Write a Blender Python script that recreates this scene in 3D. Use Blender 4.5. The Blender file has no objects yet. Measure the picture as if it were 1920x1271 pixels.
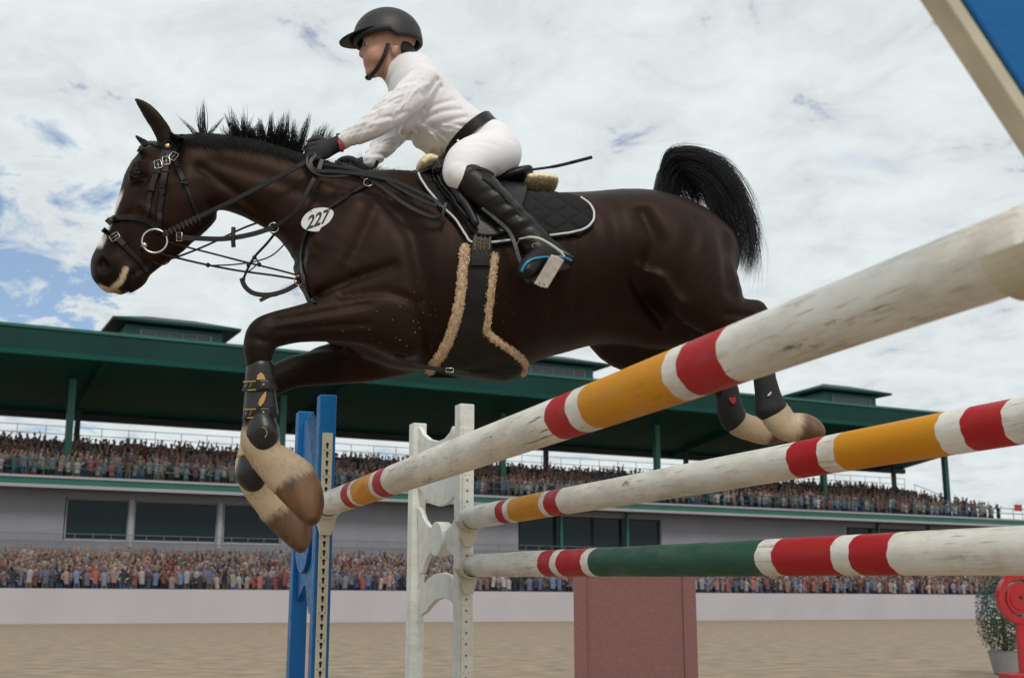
import bpy, bmesh, math, random
import numpy as np
from mathutils import Vector, Matrix
from mathutils.bvhtree import BVHTree
SC = bpy.context.scene
COL = SC.collection
random.seed(7); RNG = np.random.default_rng(7)

# ------------------------------------------------------------------ camera
F, CX, CY = 2300.0, 960.0, 635.5            # focal length and centre in photo pixels (1920 x 1271)
TH = math.atan((1140 - CY) / F)             # the horizon lies at y = 1140
CAM = np.array([0.0, 0.0, 0.78])
cam = bpy.data.cameras.new('camera'); cam_o = bpy.data.objects.new('camera', cam); COL.objects.link(cam_o)
cam.sensor_width = 36; cam.lens = F / 1920 * 36; cam.clip_end = 3000; cam.clip_start = 0.05
cam_o.location = CAM; cam_o.rotation_euler = (math.pi / 2 + TH, 0, 0)
cam.dof.use_dof = True; cam.dof.focus_distance = 4.4; cam.dof.aperture_fstop = 6.3
SC.camera = cam_o
# ------------------------------------------------------------------ sky, sun, exposure
SUN_EL, SUN_AZ = math.radians(47), math.radians(168)   # azimuth measured from +Y towards +X: behind the camera, to the left
world = bpy.data.worlds.new('World'); SC.world = world; world.use_nodes = True
NT = world.node_tree; NT.nodes.clear()
def wn(t, **kw):
    n = NT.nodes.new(t)
    for k, v in kw.items(): setattr(n, k, v)
    return n
def L(a, b): NT.links.new(a, b)
out = wn('ShaderNodeOutputWorld'); bg = wn('ShaderNodeBackground'); L(bg.outputs[0], out.inputs[0])
sky = wn('ShaderNodeTexSky', sky_type='NISHITA', sun_disc=False, sun_elevation=SUN_EL, sun_rotation=SUN_AZ)
skm = wn('ShaderNodeVectorMath', operation='MULTIPLY'); skm.inputs[1].default_value = (0.085, 0.10, 0.115); L(sky.outputs[0], skm.inputs[0])
tc = wn('ShaderNodeTexCoord'); sep = wn('ShaderNodeSeparateXYZ'); L(tc.outputs['Generated'], sep.inputs[0])
zz = wn('ShaderNodeMath', operation='ADD'); zz.inputs[1].default_value = 0.22
zm = wn('ShaderNodeMath', operation='MAXIMUM'); zm.inputs[1].default_value = 0.0; L(sep.outputs[2], zm.inputs[0]); L(zm.outputs[0], zz.inputs[0])
dv = wn('ShaderNodeVectorMath', operation='DIVIDE'); L(tc.outputs['Generated'], dv.inputs[0])
cz = wn('ShaderNodeCombineXYZ')
for i in range(3): L(zz.outputs[0], cz.inputs[i])
L(cz.outputs[0], dv.inputs[1])
mp = wn('ShaderNodeMapping'); mp.inputs['Scale'].default_value = (1, 1, 0); mp.inputs['Location'].default_value = (3.1, 1.7, 0)
mp.inputs['Rotation'].default_value = (0, 0, 0.5)
L(dv.outputs[0], mp.inputs[0])
def noise(scale, detail, rough, dist=0.0):
    n = wn('ShaderNodeTexNoise'); n.inputs['Scale'].default_value = scale; n.inputs['Detail'].default_value = detail
    n.inputs['Roughness'].default_value = rough; n.inputs['Distortion'].default_value = dist; L(mp.outputs[0], n.inputs['Vector']); return n
def ramp(src, stops):
    r = wn('ShaderNodeValToRGB'); e = r.color_ramp.elements
    while len(e) < len(stops): e.new(0.5)
    for q, (p, c) in zip(e, stops): q.position = p; q.color = c if len(c) == 4 else (*c, 1)
    L(src, r.inputs[0]); return r
n_big = noise(1.5, 5, 0.55, 0.3); n_mid = noise(7.0, 7, 0.62, 0.5); n_fin = noise(16, 5, 0.6, 0.8)
cover = ramp(n_big.outputs[0], [(0.24, (0, 0, 0)), (0.38, (1, 1, 1))])
holes = ramp(n_mid.outputs[0], [(0.26, (0, 0, 0)), (0.37, (1, 1, 1))])
# two thin places in the cloud deck, where the blue shows (directions in the sky)
def patch(d, a0, a1):
    d = Vector(d).normalized()
    nv = wn('ShaderNodeVectorMath', operation='NORMALIZE'); L(tc.outputs['Generated'], nv.inputs[0])
    dp = wn('ShaderNodeVectorMath', operation='DOT_PRODUCT'); dp.inputs[1].default_value = d; L(nv.outputs[0], dp.inputs[0])
    wob = wn('ShaderNodeMath', operation='MULTIPLY_ADD'); wob.inputs[1].default_value = 0.035; L(n_mid.outputs[0], wob.inputs[0]); L(dp.outputs['Value'], wob.inputs[2])
    mr = wn('ShaderNodeMapRange'); mr.inputs['From Min'].default_value = math.cos(a0) + 0.0175; mr.inputs['From Max'].default_value = math.cos(a1) + 0.0175
    mr.inputs['To Min'].default_value = 1; mr.inputs['To Max'].default_value = 0.0; L(wob.outputs[0], mr.inputs['Value']); return mr
def pray(px, py):
    x = (px - CX) / F; y = (CY - py) / F
    return np.array([x, math.cos(TH) - y * math.sin(TH), math.sin(TH) + y * math.cos(TH)])
def mul(a, b):
    m = wn('ShaderNodeMath', operation='MULTIPLY'); L(a, m.inputs[0]); L(b, m.inputs[1]); return m
m0 = mul(cover.outputs[0], holes.outputs[0])
m0 = mul(m0.outputs[0], patch(pray(-20, 545), 0.095, 0.03).outputs[0])
m0 = mul(m0.outputs[0], patch(pray(60, 650), 0.07, 0.02).outputs[0])
mask = wn('ShaderNodeMapRange'); mask.inputs['To Min'].default_value = 0.18; mask.inputs['To Max'].default_value = 1.0; L(m0.outputs[0], mask.inputs['Value'])
tone = ramp(n_mid.outputs[0], [(0.28, (0.63, 0.665, 0.69)), (0.48, (0.75, 0.805, 0.815)), (0.68, (0.81, 0.875, 0.88))])
wisp = ramp(n_fin.outputs[0], [(0.35, (0.965, 0.965, 0.97)), (0.62, (1.015, 1.015, 1.015))])
cm = wn('ShaderNodeVectorMath', operation='MULTIPLY'); L(tone.outputs[0], cm.inputs[0]); L(wisp.outputs[0], cm.inputs[1])
mx = wn('ShaderNodeMix', data_type='RGBA'); L(mask.outputs[0], mx.inputs[0]); L(skm.outputs[0], mx.inputs[6]); L(cm.outputs[0], mx.inputs[7])
L(mx.outputs[2], bg.inputs[0]); bg.inputs[1].default_value = 1.0
sun = bpy.data.lights.new('sun', 'SUN'); sun.energy = 1.5; sun.angle = math.radians(16); sun.color = (1.0, 0.95, 0.88)
sun_o = bpy.data.objects.new('sun', sun); COL.objects.link(sun_o)
sd = Vector((math.sin(SUN_AZ) * math.cos(SUN_EL), math.cos(SUN_AZ) * math.cos(SUN_EL), math.sin(SUN_EL)))
sun_o.rotation_euler = sd.to_track_quat('Z', 'Y').to_euler(); sun_o.location = (-8, -10, 20)
SC.view_settings.view_transform = 'Standard'; SC.view_settings.look = 'None'; SC.view_settings.exposure = 0.0; SC.view_settings.gamma = 1.0
SC.view_settings.use_curve_mapping = False
SC.render.engine = 'CYCLES'

# ------------------------------------------------------------------ helpers
def tag(o, label=None, cat=None, group=None, kind=None):
    if label: o['label'] = label
    if cat: o['category'] = cat
    if group: o['group'] = group
    if kind: o['kind'] = kind
    return o
def link(o, parent=None):
    COL.objects.link(o)
    if parent is not None: o.parent = parent
    return o
def empty(name, loc=(0, 0, 0), rz=0.0):
    o = bpy.data.objects.new(name, None); o.location = loc; o.rotation_euler = (0, 0, rz); o.empty_display_size = 0.2
    return link(o)
def mesh_obj(name, verts, faces, mat=None, parent=None, smooth=False, attr=None):
    me = bpy.data.meshes.new(name)
    me.from_pydata([tuple(map(float, v)) for v in verts] if not isinstance(verts, np.ndarray) else verts.tolist(), [], faces if not isinstance(faces, np.ndarray) else faces.tolist())
    if mat is not None:
        for m in (mat if isinstance(mat, (list, tuple)) else [mat]): me.materials.append(m)
    if smooth: me.polygons.foreach_set('use_smooth', [True] * len(me.polygons))
    if attr is not None:
        a = me.color_attributes.new('Col', 'FLOAT_COLOR', 'POINT'); c = np.ones((len(me.vertices), 4), np.float32); attr = np.asarray(attr); c[:, :attr.shape[1]] = attr
        a.data.foreach_set('color', c.ravel())
    me.update()
    return link(bpy.data.objects.new(name, me), parent)
class MB:
    """collects boxes, prisms and tubes into one mesh"""
    def __init__(s): s.v = []; s.f = []; s.mi = []
    def add(s, v, f, mi=0):
        n = len(s.v); s.v += [tuple(map(float, p)) for p in v]; s.f += [tuple(i + n for i in q) for q in f]; s.mi += [mi] * len(f); return s
    def box(s, o, a, b, c, mi=0):
        """corner o, edge vectors a, b, c"""
        o, a, b, c = (np.array(x, float) for x in (o, a, b, c))
        if np.dot(np.cross(a, b), c) < 0: a, b = b, a
        p = [o, o + a, o + a + b, o + b, o + c, o + a + c, o + a + b + c, o + b + c]
        return s.add(p, [(3, 2, 1, 0), (4, 5, 6, 7), (0, 1, 5, 4), (1, 2, 6, 5), (2, 3, 7, 6), (3, 0, 4, 7)], mi)
    def cbox(s, c, a, b, d, mi=0):
        c, a, b, d = (np.array(x, float) for x in (c, a, b, d)); return s.box(c - a / 2 - b / 2 - d / 2, a, b, d, mi)
    def prism(s, pts, ext, mi=0):
        """planar polygon pts extruded by vector ext"""
        pts = [np.array(p, float) for p in pts]; ext = np.array(ext, float); n = len(pts)
        nor = sum(np.cross(pts[i] - pts[0], pts[(i + 1) % n] - pts[0]) for i in range(1, n - 1))
        if np.dot(nor, ext) < 0: pts = pts[::-1]
        return s.add(pts + [p + ext for p in pts], [tuple(range(n))[::-1], tuple(range(n, 2 * n))] + [(i, (i + 1) % n, (i + 1) % n + n, i + n) for i in range(n)], mi)
    def tube(s, pts, r, n=6, mi=0, closed=False):
        pts = [np.array(p, float) for p in pts]; m = len(pts); rr = r if hasattr(r, '__len__') else [r] * m
        vs = []; up = np.array([0.03, 0.02, 1.0]); prev = None
        for i in range(m):
            t = (pts[(i + 1) % m] - pts[i - 1]) if closed else (pts[min(i + 1, m - 1)] - pts[max(i - 1, 0)])
            t = t / (np.linalg.norm(t) + 1e-9)
            a = np.cross(t, up if abs(t[2]) < 0.95 else np.array([1.0, 0.1, 0])) if prev is None else prev - t * np.dot(prev, t)
            a /= np.linalg.norm(a) + 1e-9; prev = a; b = np.cross(t, a)
            for k in range(n):
                th = 2 * math.pi * k / n; vs.append(pts[i] + rr[i] * (a * math.cos(th) + b * math.sin(th)))
        fs = []
        for i in range(m if closed else m - 1):
            j = (i + 1) % m
            for k in range(n): fs.append((i * n + k, i * n + (k + 1) % n, j * n + (k + 1) % n, j * n + k))
        if not closed: fs += [tuple(range(n))[::-1], tuple((m - 1) * n + k for k in range(n))]
        return s.add(vs, fs, mi)
    def strap(s, pts, nors, w, th, mi=0):
        """flat band swept along pts; nors = outward normals; w width, th thickness"""
        pts = [np.array(p, float) for p in pts]; m = len(pts); vs = []
        ww = w if hasattr(w, '__len__') else [w] * m
        for i in range(m):
            t = pts[min(i + 1, m - 1)] - pts[max(i - 1, 0)]; t /= np.linalg.norm(t) + 1e-9
            n = np.array(nors[i], float); n = n - t * np.dot(n, t); n /= np.linalg.norm(n) + 1e-9; b = np.cross(n, t)
            h = ww[i] / 2; q = th * 0.35
            vs += [pts[i] - b * h, pts[i] - b * h + n * q, pts[i] - b * (h - q) + n * th, pts[i] + b * (h - q) + n * th, pts[i] + b * h + n * q, pts[i] + b * h]
        fs = []
        for i in range(m - 1):
            for k in range(6): fs.append((i * 6 + k, i * 6 + (k + 1) % 6, i * 6 + 6 + (k + 1) % 6, i * 6 + 6 + k))
        fs += [tuple(range(6))[::-1], tuple((m - 1) * 6 + k for k in range(6))]
        return s.add(vs, fs, mi)
    def ball(s, c, r, n=10, mi=0, ax=None):
        c = np.array(c, float); rx = np.array(r if hasattr(r, '__len__') else (r, r, r), float); A = np.eye(3) if ax is None else np.array(ax, float)
        vs = []; m = n // 2 + 1
        for i in range(m + 1):
            ph = math.pi * i / m
            for k in range(n):
                th = 2 * math.pi * k / n; vs.append(c + (np.array([math.sin(ph) * math.cos(th), math.sin(ph) * math.sin(th), math.cos(ph)]) * rx) @ A)
        fs = [(i * n + k, (i + 1) * n + k, (i + 1) * n + (k + 1) % n, i * n + (k + 1) % n) for i in range(m) for k in range(n)]
        return s.add(vs, fs, mi)
    def build(s, name, mat, parent=None, smooth=False, bevel=0.0):
        o = mesh_obj(name, s.v, s.f, mat, parent, smooth); me = o.data
        bm = bmesh.new(); bm.from_mesh(me); bmesh.ops.remove_doubles(bm, verts=bm.verts, dist=1e-6); bmesh.ops.recalc_face_normals(bm, faces=bm.faces)
        if len(s.mi) == len(bm.faces) and max(s.mi, default=0) > 0:
            for q, i in zip(bm.faces, s.mi): q.material_index = i
        bm.to_mesh(me); bm.free()
        if bevel:
            b = o.modifiers.new('bevel', 'BEVEL'); b.width = bevel; b.segments = 2; b.limit_method = 'ANGLE'; b.angle_limit = math.radians(40)
        return o
def crom(P, n):
    """Catmull-Rom through the rows of P, n samples per span"""
    P = np.array(P, float); out = []
    for i in range(len(P) - 1):
        p0, p1, p2, p3 = P[max(i - 1, 0)], P[i], P[i + 1], P[min(i + 2, len(P) - 1)]
        for k in range(n):
            t = k / n; out.append(0.5 * (2 * p1 + (p2 - p0) * t + (2 * p0 - 5 * p1 + 4 * p2 - p3) * t * t + (3 * p1 - p0 - 3 * p2 + p3) * t ** 3))
    out.append(P[-1]); return np.array(out)

# ------------------------------------------------------------------ materials
MATS = {}
def mat(name, col, rough=0.6, metal=0.0, spec=0.5, bump=0.0, bscale=40.0, var=0.0, vscale=6.0, col2=None, sheen=0.0, attr=False, stretch=None, coord='Object'):
    if name in MATS: return MATS[name]
    m = bpy.data.materials.new(name); m.use_nodes = True; nt = m.node_tree; b = nt.nodes['Principled BSDF']; MATS[name] = m
    b.inputs['Base Color'].default_value = (*col, 1); b.inputs['Roughness'].default_value = rough; b.inputs['Metallic'].default_value = metal
    b.inputs['Specular IOR Level'].default_value = spec; b.inputs['Sheen Weight'].default_value = sheen
    t = nt.nodes.new('ShaderNodeTexCoord'); vec = t.outputs[coord]
    if stretch:
        mpn = nt.nodes.new('ShaderNodeMapping'); mpn.inputs['Scale'].default_value = stretch; nt.links.new(vec, mpn.inputs[0]); vec = mpn.outputs[0]
    src = None
    if attr:
        a = nt.nodes.new('ShaderNodeAttribute'); a.attribute_name = 'Col'; src = a.outputs['Color']; nt.links.new(src, b.inputs['Base Color'])
    if var > 0:
        n = nt.nodes.new('ShaderNodeTexNoise'); n.inputs['Scale'].default_value = vscale; n.inputs['Detail'].default_value = 5; nt.links.new(vec, n.inputs['Vector'])
        r = nt.nodes.new('ShaderNodeMapRange'); r.inputs['From Min'].default_value = 0.3; r.inputs['From Max'].default_value = 0.7; nt.links.new(n.outputs[0], r.inputs['Value'])
        x = nt.nodes.new('ShaderNodeMix'); x.data_type = 'RGBA'; nt.links.new(r.outputs[0], x.inputs[0])
        if src is not None:
            s1 = nt.nodes.new('ShaderNodeVectorMath'); s1.operation = 'SCALE'; s1.inputs['Scale'].default_value = 1 - var; nt.links.new(src, s1.inputs[0])
            s2 = nt.nodes.new('ShaderNodeVectorMath'); s2.operation = 'SCALE'; s2.inputs['Scale'].default_value = 1 + var; nt.links.new(src, s2.inputs[0])
            nt.links.new(s1.outputs[0], x.inputs[6]); nt.links.new(s2.outputs[0], x.inputs[7])
        else:
            c2 = col2 or tuple(min(1, c * (1 + var)) for c in col); c1 = col if col2 else tuple(c * (1 - var) for c in col)
            x.inputs[6].default_value = (*c1, 1); x.inputs[7].default_value = (*c2, 1)
        nt.links.new(x.outputs[2], b.inputs['Base Color'])
    if bump > 0:
        n = nt.nodes.new('ShaderNodeTexNoise'); n.inputs['Scale'].default_value = bscale; n.inputs['Detail'].default_value = 4; nt.links.new(vec, n.inputs['Vector'])
        bn = nt.nodes.new('ShaderNodeBump'); bn.inputs['Strength'].default_value = bump; bn.inputs['Distance'].default_value = 0.01
        nt.links.new(n.outputs[0], bn.inputs['Height']); nt.links.new(bn.outputs[0], b.inputs['Normal'])
    return m

# ================================================================== ground
M_sand = mat('sand', (0.29, 0.225, 0.16), 0.95, bump=1.0, bscale=5, var=0.28, vscale=2.6, spec=0.2)
g = mesh_obj('ground', [(-600, -60, 0), (600, -60, 0), (600, 1400, 0), (-600, 1400, 0)], [(0, 1, 2, 3)], M_sand); tag(g, kind='structure')

# ================================================================== grandstand
VPA = math.atan((5600 - CX) * math.cos(TH) / F)            # the stand runs away to the right
E = np.array([math.sin(VPA), math.cos(VPA), 0.0]); NB = np.array([-math.cos(VPA), math.sin(VPA), 0.0])   # along, back
Y0 = 64.0; A0 = np.array([(0 - CX) * math.cos(TH) / F * Y0, Y0, 0.0])
def SP(t, b, z): return A0 + E * t + NB * b + np.array([0, 0, z])
def S(px, py, b):
    """pixel -> (t, z) on the vertical plane b metres behind the front line of the stand"""
    d = pray(px, py); o = A0 + NB * b
    k = np.dot(o - CAM, NB) / np.dot(d, NB); p = CAM + d * k
    return float(np.dot(p - o, E)), float(p[2])
def St(px, b, py=1000): return S(px, py, b)[0]
def Sz(py, b, px=0): return S(px, py, b)[1]
M_green = mat('green_steel', (0.012, 0.115, 0.088), 0.45, var=0.15, vscale=0.4)
M_roofgreen = mat('green_roof_sheet', (0.0035, 0.036, 0.029), 0.55, spec=0.2, var=0.2, vscale=0.25)
M_under = mat('green_roof_lining', (0.005, 0.060, 0.048), 0.7, spec=0.15, var=0.2, vscale=0.3)
M_dark = mat('dark_steel', (0.012, 0.016, 0.015), 0.6)
M_wall = mat('grey_render', (0.25, 0.245, 0.27), 0.85, var=0.07, vscale=0.5, bump=0.1, bscale=3)
M_trim = mat('pale_trim', (0.36, 0.34, 0.36), 0.7, var=0.05)
M_barrier = mat('pale_barrier', (0.46, 0.43, 0.455), 0.8, var=0.05, vscale=0.4)
M_glass = mat('dark_window_glass', (0.008, 0.020, 0.026), 0.08, spec=0.22)
M_cglass = mat('mullioned_glass', (0.07, 0.08, 0.10), 0.2)
M_rail = mat('thin_rail', (0.20, 0.22, 0.23), 0.5, metal=0.3)
M_conc = mat('terrace_concrete', (0.25, 0.25, 0.25), 0.9, var=0.1)
T0, T1 = -9.0, 150.0
gs = empty('grandstand', SP(40, 6, 0))
tag(gs, 'long green and grey two-tier grandstand behind the jump', 'grandstand')
gsM = Matrix.Translation(Vector(SP(40, 6, 0))).inverted()
def gpart(mb, name, m, parent=None, **kw):
    o = mb.build(name, m, parent or gs, **kw)
    if parent is None: o.data.transform(gsM)
    else: o.data.transform(gsM)
    return o
def slab(t0, t1, b0, b1, z0, z1, mb=None):
    mb = mb or MB(); return mb.box(SP(t0, b0, z0), E * (t1 - t0), NB * (b1 - b0), (0, 0, z1 - z0))
zW = Sz(1102, 0)
gpart(slab(T0, T1, 0, 0.22, 0, zW), 'front_wall', M_barrier)
# lower terraces
NR = 8
zl0 = zW - 0.62; zl1 = Sz(1026, 6.2) - 1.66
for r in range(NR):
    gpart(slab(T0, T1, 0.24 + 0.8 * r, 0.24 + 0.8 * (r + 1) - 0.003, 0, zl0 + (zl1 - zl0) * r / (NR - 1)), 'terrace_step', M_conc)
bF = 7.4
zfb = Sz(906, 6.0)
# facade with recessed windows: (px left, px right) runs of glass
groups = [(118, 528), (972, 1240), (1588, 1900)]
zt = Sz(932, bF, 120); zb = Sz(1011, bF, 120)
mbw = MB(); prev = T0
edges = []
for a, b in groups: edges.append((St(a, bF), St(b, bF)))
for i, (ta, tb) in enumerate(edges):
    gpart(slab(prev, ta, bF, bF + 0.4, 0, zfb + 0.6), 'facade_wall', M_wall); prev = tb
    gpart(slab(ta, tb, bF + 0.002, bF + 0.4, 0, zb), 'facade_wall', M_wall)
    gpart(slab(ta, tb, bF + 0.002, bF + 0.4, zt, zfb + 0.6), 'facade_wall', M_wall)
gpart(slab(prev, T1, bF, bF + 0.4, 0, zfb + 0.6), 'facade_wall', M_wall)
gpart(slab(T0, T1, bF + .44, bF + .6, 0, zfb + .6), 'dark_backing', M_dark)  # dark backing slab added to keep sky from showing through the window gaps
panes = [[(120, 239), (249, 406), (417, 526)], [(974, 1052), (1054, 1110), (1112, 1176), (1178, 1238)], [(1590, 1646), (1648, 1741), (1743, 1800), (1802, 1898)]]
for gi, gp in enumerate(panes):
    for a, b in gp:
        w = gpart(slab(St(a, bF + .3), St(b, bF + .3), bF + 0.27, bF + 0.31, zb - 0.1, zt + 0.1), 'window', M_glass)
        fr = MB(); ta, tb = St(a, bF + .25), St(b, bF + .25); fw = 0.07
        for q in ((ta, ta + fw, zb, zt), (tb - fw, tb, zb, zt), (ta, tb, zb + .002, zb + fw), (ta, tb, zt - fw, zt - .002)): slab(q[0], q[1], bF + 0.20, bF + 0.265, q[2], q[3], fr)
        gpart(fr, 'window_frame', M_dark if gi else M_trim, w)
    for a, b in zip(gp[:-1], gp[1:]):
        tm = St((a[1] + b[0]) / 2, bF)
        if gi == 0: gpart(slab(tm - 0.14, tm + 0.14, bF - 0.05, bF + 0.26, zb - 0.35, zt), 'window_post', M_trim)
for px in (1052, 1176, 1647, 1742, 1860):
    tm = St(px, bF - .2); gpart(slab(tm - 0.09, tm + 0.09, bF - 0.3, bF - 0.12, zb - .5, zfb - .05), 'window_post', M_green)
# handrail along the back of the lower tier
mbr = MB(); zr = Sz(997, 6.9); zq = Sz(1024, 6.9)
for zz_ in (zr, (zr + zq) / 2 - .02, zq): mbr.tube([SP(T0, 6.9, zz_), SP(T1, 6.9, zz_)], 0.022, 5)
t = T0
while t < T1: mbr.tube([SP(t, 6.9, zq - .8), SP(t, 6.9, zr)], 0.02, 5); t += 1.02
gpart(mbr, 'tier_railing', M_rail)
# upper deck with its fascia bands
bU = 6.0
z_a, z_b, z_c, z_d = Sz(910, bU), Sz(904, bU), Sz(891.5, bU), Sz(887, bU)
gpart(slab(T0, T1, bU + .02, 17, z_a + .003, z_b + .1), 'deck_soffit', M_wall)
gpart(slab(T0, T1, bU - .08, bU + .3, z_a, z_b), 'fascia_strip', M_trim)
gpart(slab(T0, T1, bU, bU + .3, z_b + .002, z_c), 'fascia_band', M_green)
gpart(slab(T0, T1, bU - .08, bU + .3, z_c + .002, z_d), 'fascia_strip', M_trim)
zu0 = z_d - 0.45; zu1 = Sz(812, 12.3) - 1.66; TUE = St(1872, 7)
for r in range(NR):
    gpart(slab(T0, TUE + 1.5 - 1.1 * r, bU + .32 + .8 * r, bU + .32 + .8 * (r + 1) - .003, z_b + .12, zu0 + (zu1 - zu0) * r / (NR - 1)), 'terrace_step', M_conc)
mbr = MB(); zr = Sz(858, bU + .15)
for zz_ in (zr, zr - .42): mbr.tube([SP(T0, bU + .15, zz_), SP(T1, bU + .15, zz_)], 0.035, 5)
t = T0
while t < T1: mbr.tube([SP(t, bU + .15, z_d), SP(t, bU + .15, zr)], 0.03, 5); t += 1.6
gpart(mbr, 'deck_railing', M_green)
# back rail of the upper tier
bR = 13.4; mbr = MB(); zr = Sz(792, bR); tE = St(1703, bR)
for zz_ in (zr, zr - .5, zr - 1.0): mbr.tube([SP(T0, bR, zz_), SP(tE, bR, zz_)], 0.022, 5)
t = T0
while t < tE: mbr.tube([SP(t, bR, zr - 1.6), SP(t, bR, zr)], 0.022, 5); t += 1.7
mbr.tube([SP(tE, bR, zr - 1.7), SP(tE, bR, zr)], 0.022, 5)
zs = Sz(908, bR, 1714); ts = St(1714, bR, 900)
mbr.tube([SP(ts, bR, zs), SP(St(1765, 10), 10, Sz(926, 10, 1765))], 0.03, 5); mbr.tube([SP(ts, bR, zs - 1.2), SP(ts, bR, zs)], 0.03, 5)
gpart(mbr, 'back_railing', M_rail)
gpart(slab(T0, tE + 1.5, bR + .1, bR + .4, zu0, zr - 1.0), 'back_parapet', M_conc)
# roof
bf, br = 3.0, 16.0
zf1, zf0 = Sz(606, bf), Sz(650, bf); zr0 = Sz(767, br)
tR = St(1690, br, 876)
t2 = T0 - 14
rf = MB(); V = [SP(t2, bf, zf0), SP(tR, bf, zf0), SP(tR, br, zr0), SP(t2, br, zr0), SP(t2, bf, zf1), SP(tR, bf, zf1), SP(tR, br, zr0 + 1.3), SP(t2, br, zr0 + 1.3)]
rf.add(V, [(4, 5, 6, 7), (2, 3, 7, 6), (1, 2, 6, 5), (3, 0, 4, 7)]); rfo = gpart(rf, 'roof', M_roofgreen)
gpart(MB().add([v + np.array([0, 0, .004]) for v in V[:4]], [(3, 2, 1, 0)]), 'roof_lining', M_under)
gpart(slab(t2, tR + .1, bf - .16, bf - .004, zf0 - .02, zf1), 'roof_fascia', M_roofgreen)
gpart(slab(t2, tR + .1, bf - .24, bf - .17, zf1 - .12, zf1 + .05), 'roof_gutter', M_green)
gpart(slab(t2, tR + .1, bf - .22, bf + .25, zf0 - .32, zf0 - .024), 'roof_beam', M_under)
gpart(MB().box(SP(t2, br - .5, zr0 - .45), E * (tR - t2), NB * .4, (0, 0, .44)), 'roof_beam', M_dark)
colF = [St(x, 8, 800) for x in (130, 529, 942, 1230, 1539, 1766)]; colF.insert(0, colF[0] - 13.4)
colR = [St(x, 13.7, 850) for x in (141, 560, 1023, 1285, 1482, 1672)]
def zroof(b): return zf0 + (zr0 - zf0) * (b - bf) / (br - bf)
for tcx in colF:
    gpart(slab(tcx - .2, tcx + .2, 7.8, 8.2, z_b + .2, zroof(8)), 'roof_column', M_green)
for tcx in colR:
    gpart(slab(tcx - .16, tcx + .16, 13.5, 13.8, z_b + .2, zroof(13.6)), 'roof_column', M_dark)
    gpart(MB().box(SP(tcx - .15, bf + .4, zf0 - .34), E * .3, NB * (br - bf - 1) + np.array([0, 0, zr0 - zf0]), (0, 0, .3)), 'roof_rafter', M_under)
# cupolas (window lanterns) on the roof: eave left, eave right, wall left, wall right, eave y left
for (e0, e1, w0, w1, ye, npan) in ((217, 437, 235, 418, 590, 5), (960, 1128, 972, 1112, 660, 5), (1534, 1660, 1545, 1642, 719, 4)):
    bc = 4.2; ze = Sz(ye + 9, bc - .8, e0 + 6); ta, tb = St(w0, bc, ye + 30), St(w1, bc, ye + 30); dp = (tb - ta) * .55; zb_ = zf1 - .6
    cu = gpart(slab(ta, tb, bc, bc + dp, zb_, ze - .04), 'cupola', M_green)
    ov = 0.9; c = [SP(ta - ov, bc - ov, ze), SP(tb + ov, bc - ov, ze), SP(tb + ov, bc + dp + ov, ze), SP(ta - ov, bc + dp + ov, ze)]
    hz_ = 0.75; rA, rB = SP(ta + dp * .45, bc + dp / 2, ze + hz_), SP(tb - dp * .45, bc + dp / 2, ze + hz_); up = np.array([0, 0, .16])
    m = MB(); m.add(c + [q + up for q in c] + [rA + up, rB + up], [(3, 2, 1, 0), (0, 1, 5, 4), (1, 2, 6, 5), (2, 3, 7, 6), (3, 0, 4, 7), (4, 5, 9, 8), (5, 6, 9), (6, 7, 8, 9), (7, 4, 8)])
    gpart(m, 'cupola_roof', M_roofgreen, cu)
    wa, wb = ta + (tb - ta) * .16, tb - (tb - ta) * .13; z0_, z1_ = ze - 1.45, ze - .35
    for k in range(npan):
        for q in range(2):
            x0 = wa + (wb - wa) * k / npan + .04; x1 = wa + (wb - wa) * (k + 1) / npan - .04; zz0 = z0_ + (z1_ - z0_) * q / 2 + .03; zz1 = z0_ + (z1_ - z0_) * (q + 1) / 2 - .03
            gpart(slab(x0, x1, bc - .03, bc + .01, zz0, zz1), 'pane', M_cglass, cu)
    m = MB(); slab(wa - .1, wa + .03, bc - .07, bc, z0_ - .05, z1_ + .05, m); slab(wb - .03, wb + .1, bc - .07, bc, z0_ - .05, z1_ + .05, m); slab(wa, wb, bc - .07, bc, z1_, z1_ + .06, m)
    for k in range(1, npan): x = wa + (wb - wa) * k / npan; slab(x - .035, x + .035, bc - .06, bc - .001, z0_, z1_ - .002, m)
    slab(wa + .04, wb - .04, bc - .055, bc - .002, (z0_ + z1_) / 2 - .03, (z0_ + z1_) / 2 + .03, m)
    gpart(m, 'window_frame', M_rail, cu)
# small red flag at the far end of the deck railing
fb = SP(St(1917, bU + .15, 965), bU + .15, z_d); fl = empty('flag', fb)
m = MB().tube([(0, 0, 0), (0, 0, 1.35)], .022, 6); m.build('flag_pole', M_rail, fl)
wv = [(-(.85 * i / 6) * E + NB * .05 * math.sin(i * 1.4)) for i in range(7)]
m = MB(); m.add([p + np.array([0, 0, .72]) for p in wv] + [p + np.array([0, 0, 1.28]) for p in wv], [(i, i + 1, i + 8, i + 7) for i in range(6)])
fo = m.build('flag_cloth', mat('red_flag_cloth', (0.45, 0.03, 0.04), 0.8), fl); fo.modifiers.new('s', 'SOLIDIFY').thickness = .01
tag(fl, 'small red flag on the far right end of the upper deck railing', 'flag')

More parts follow.
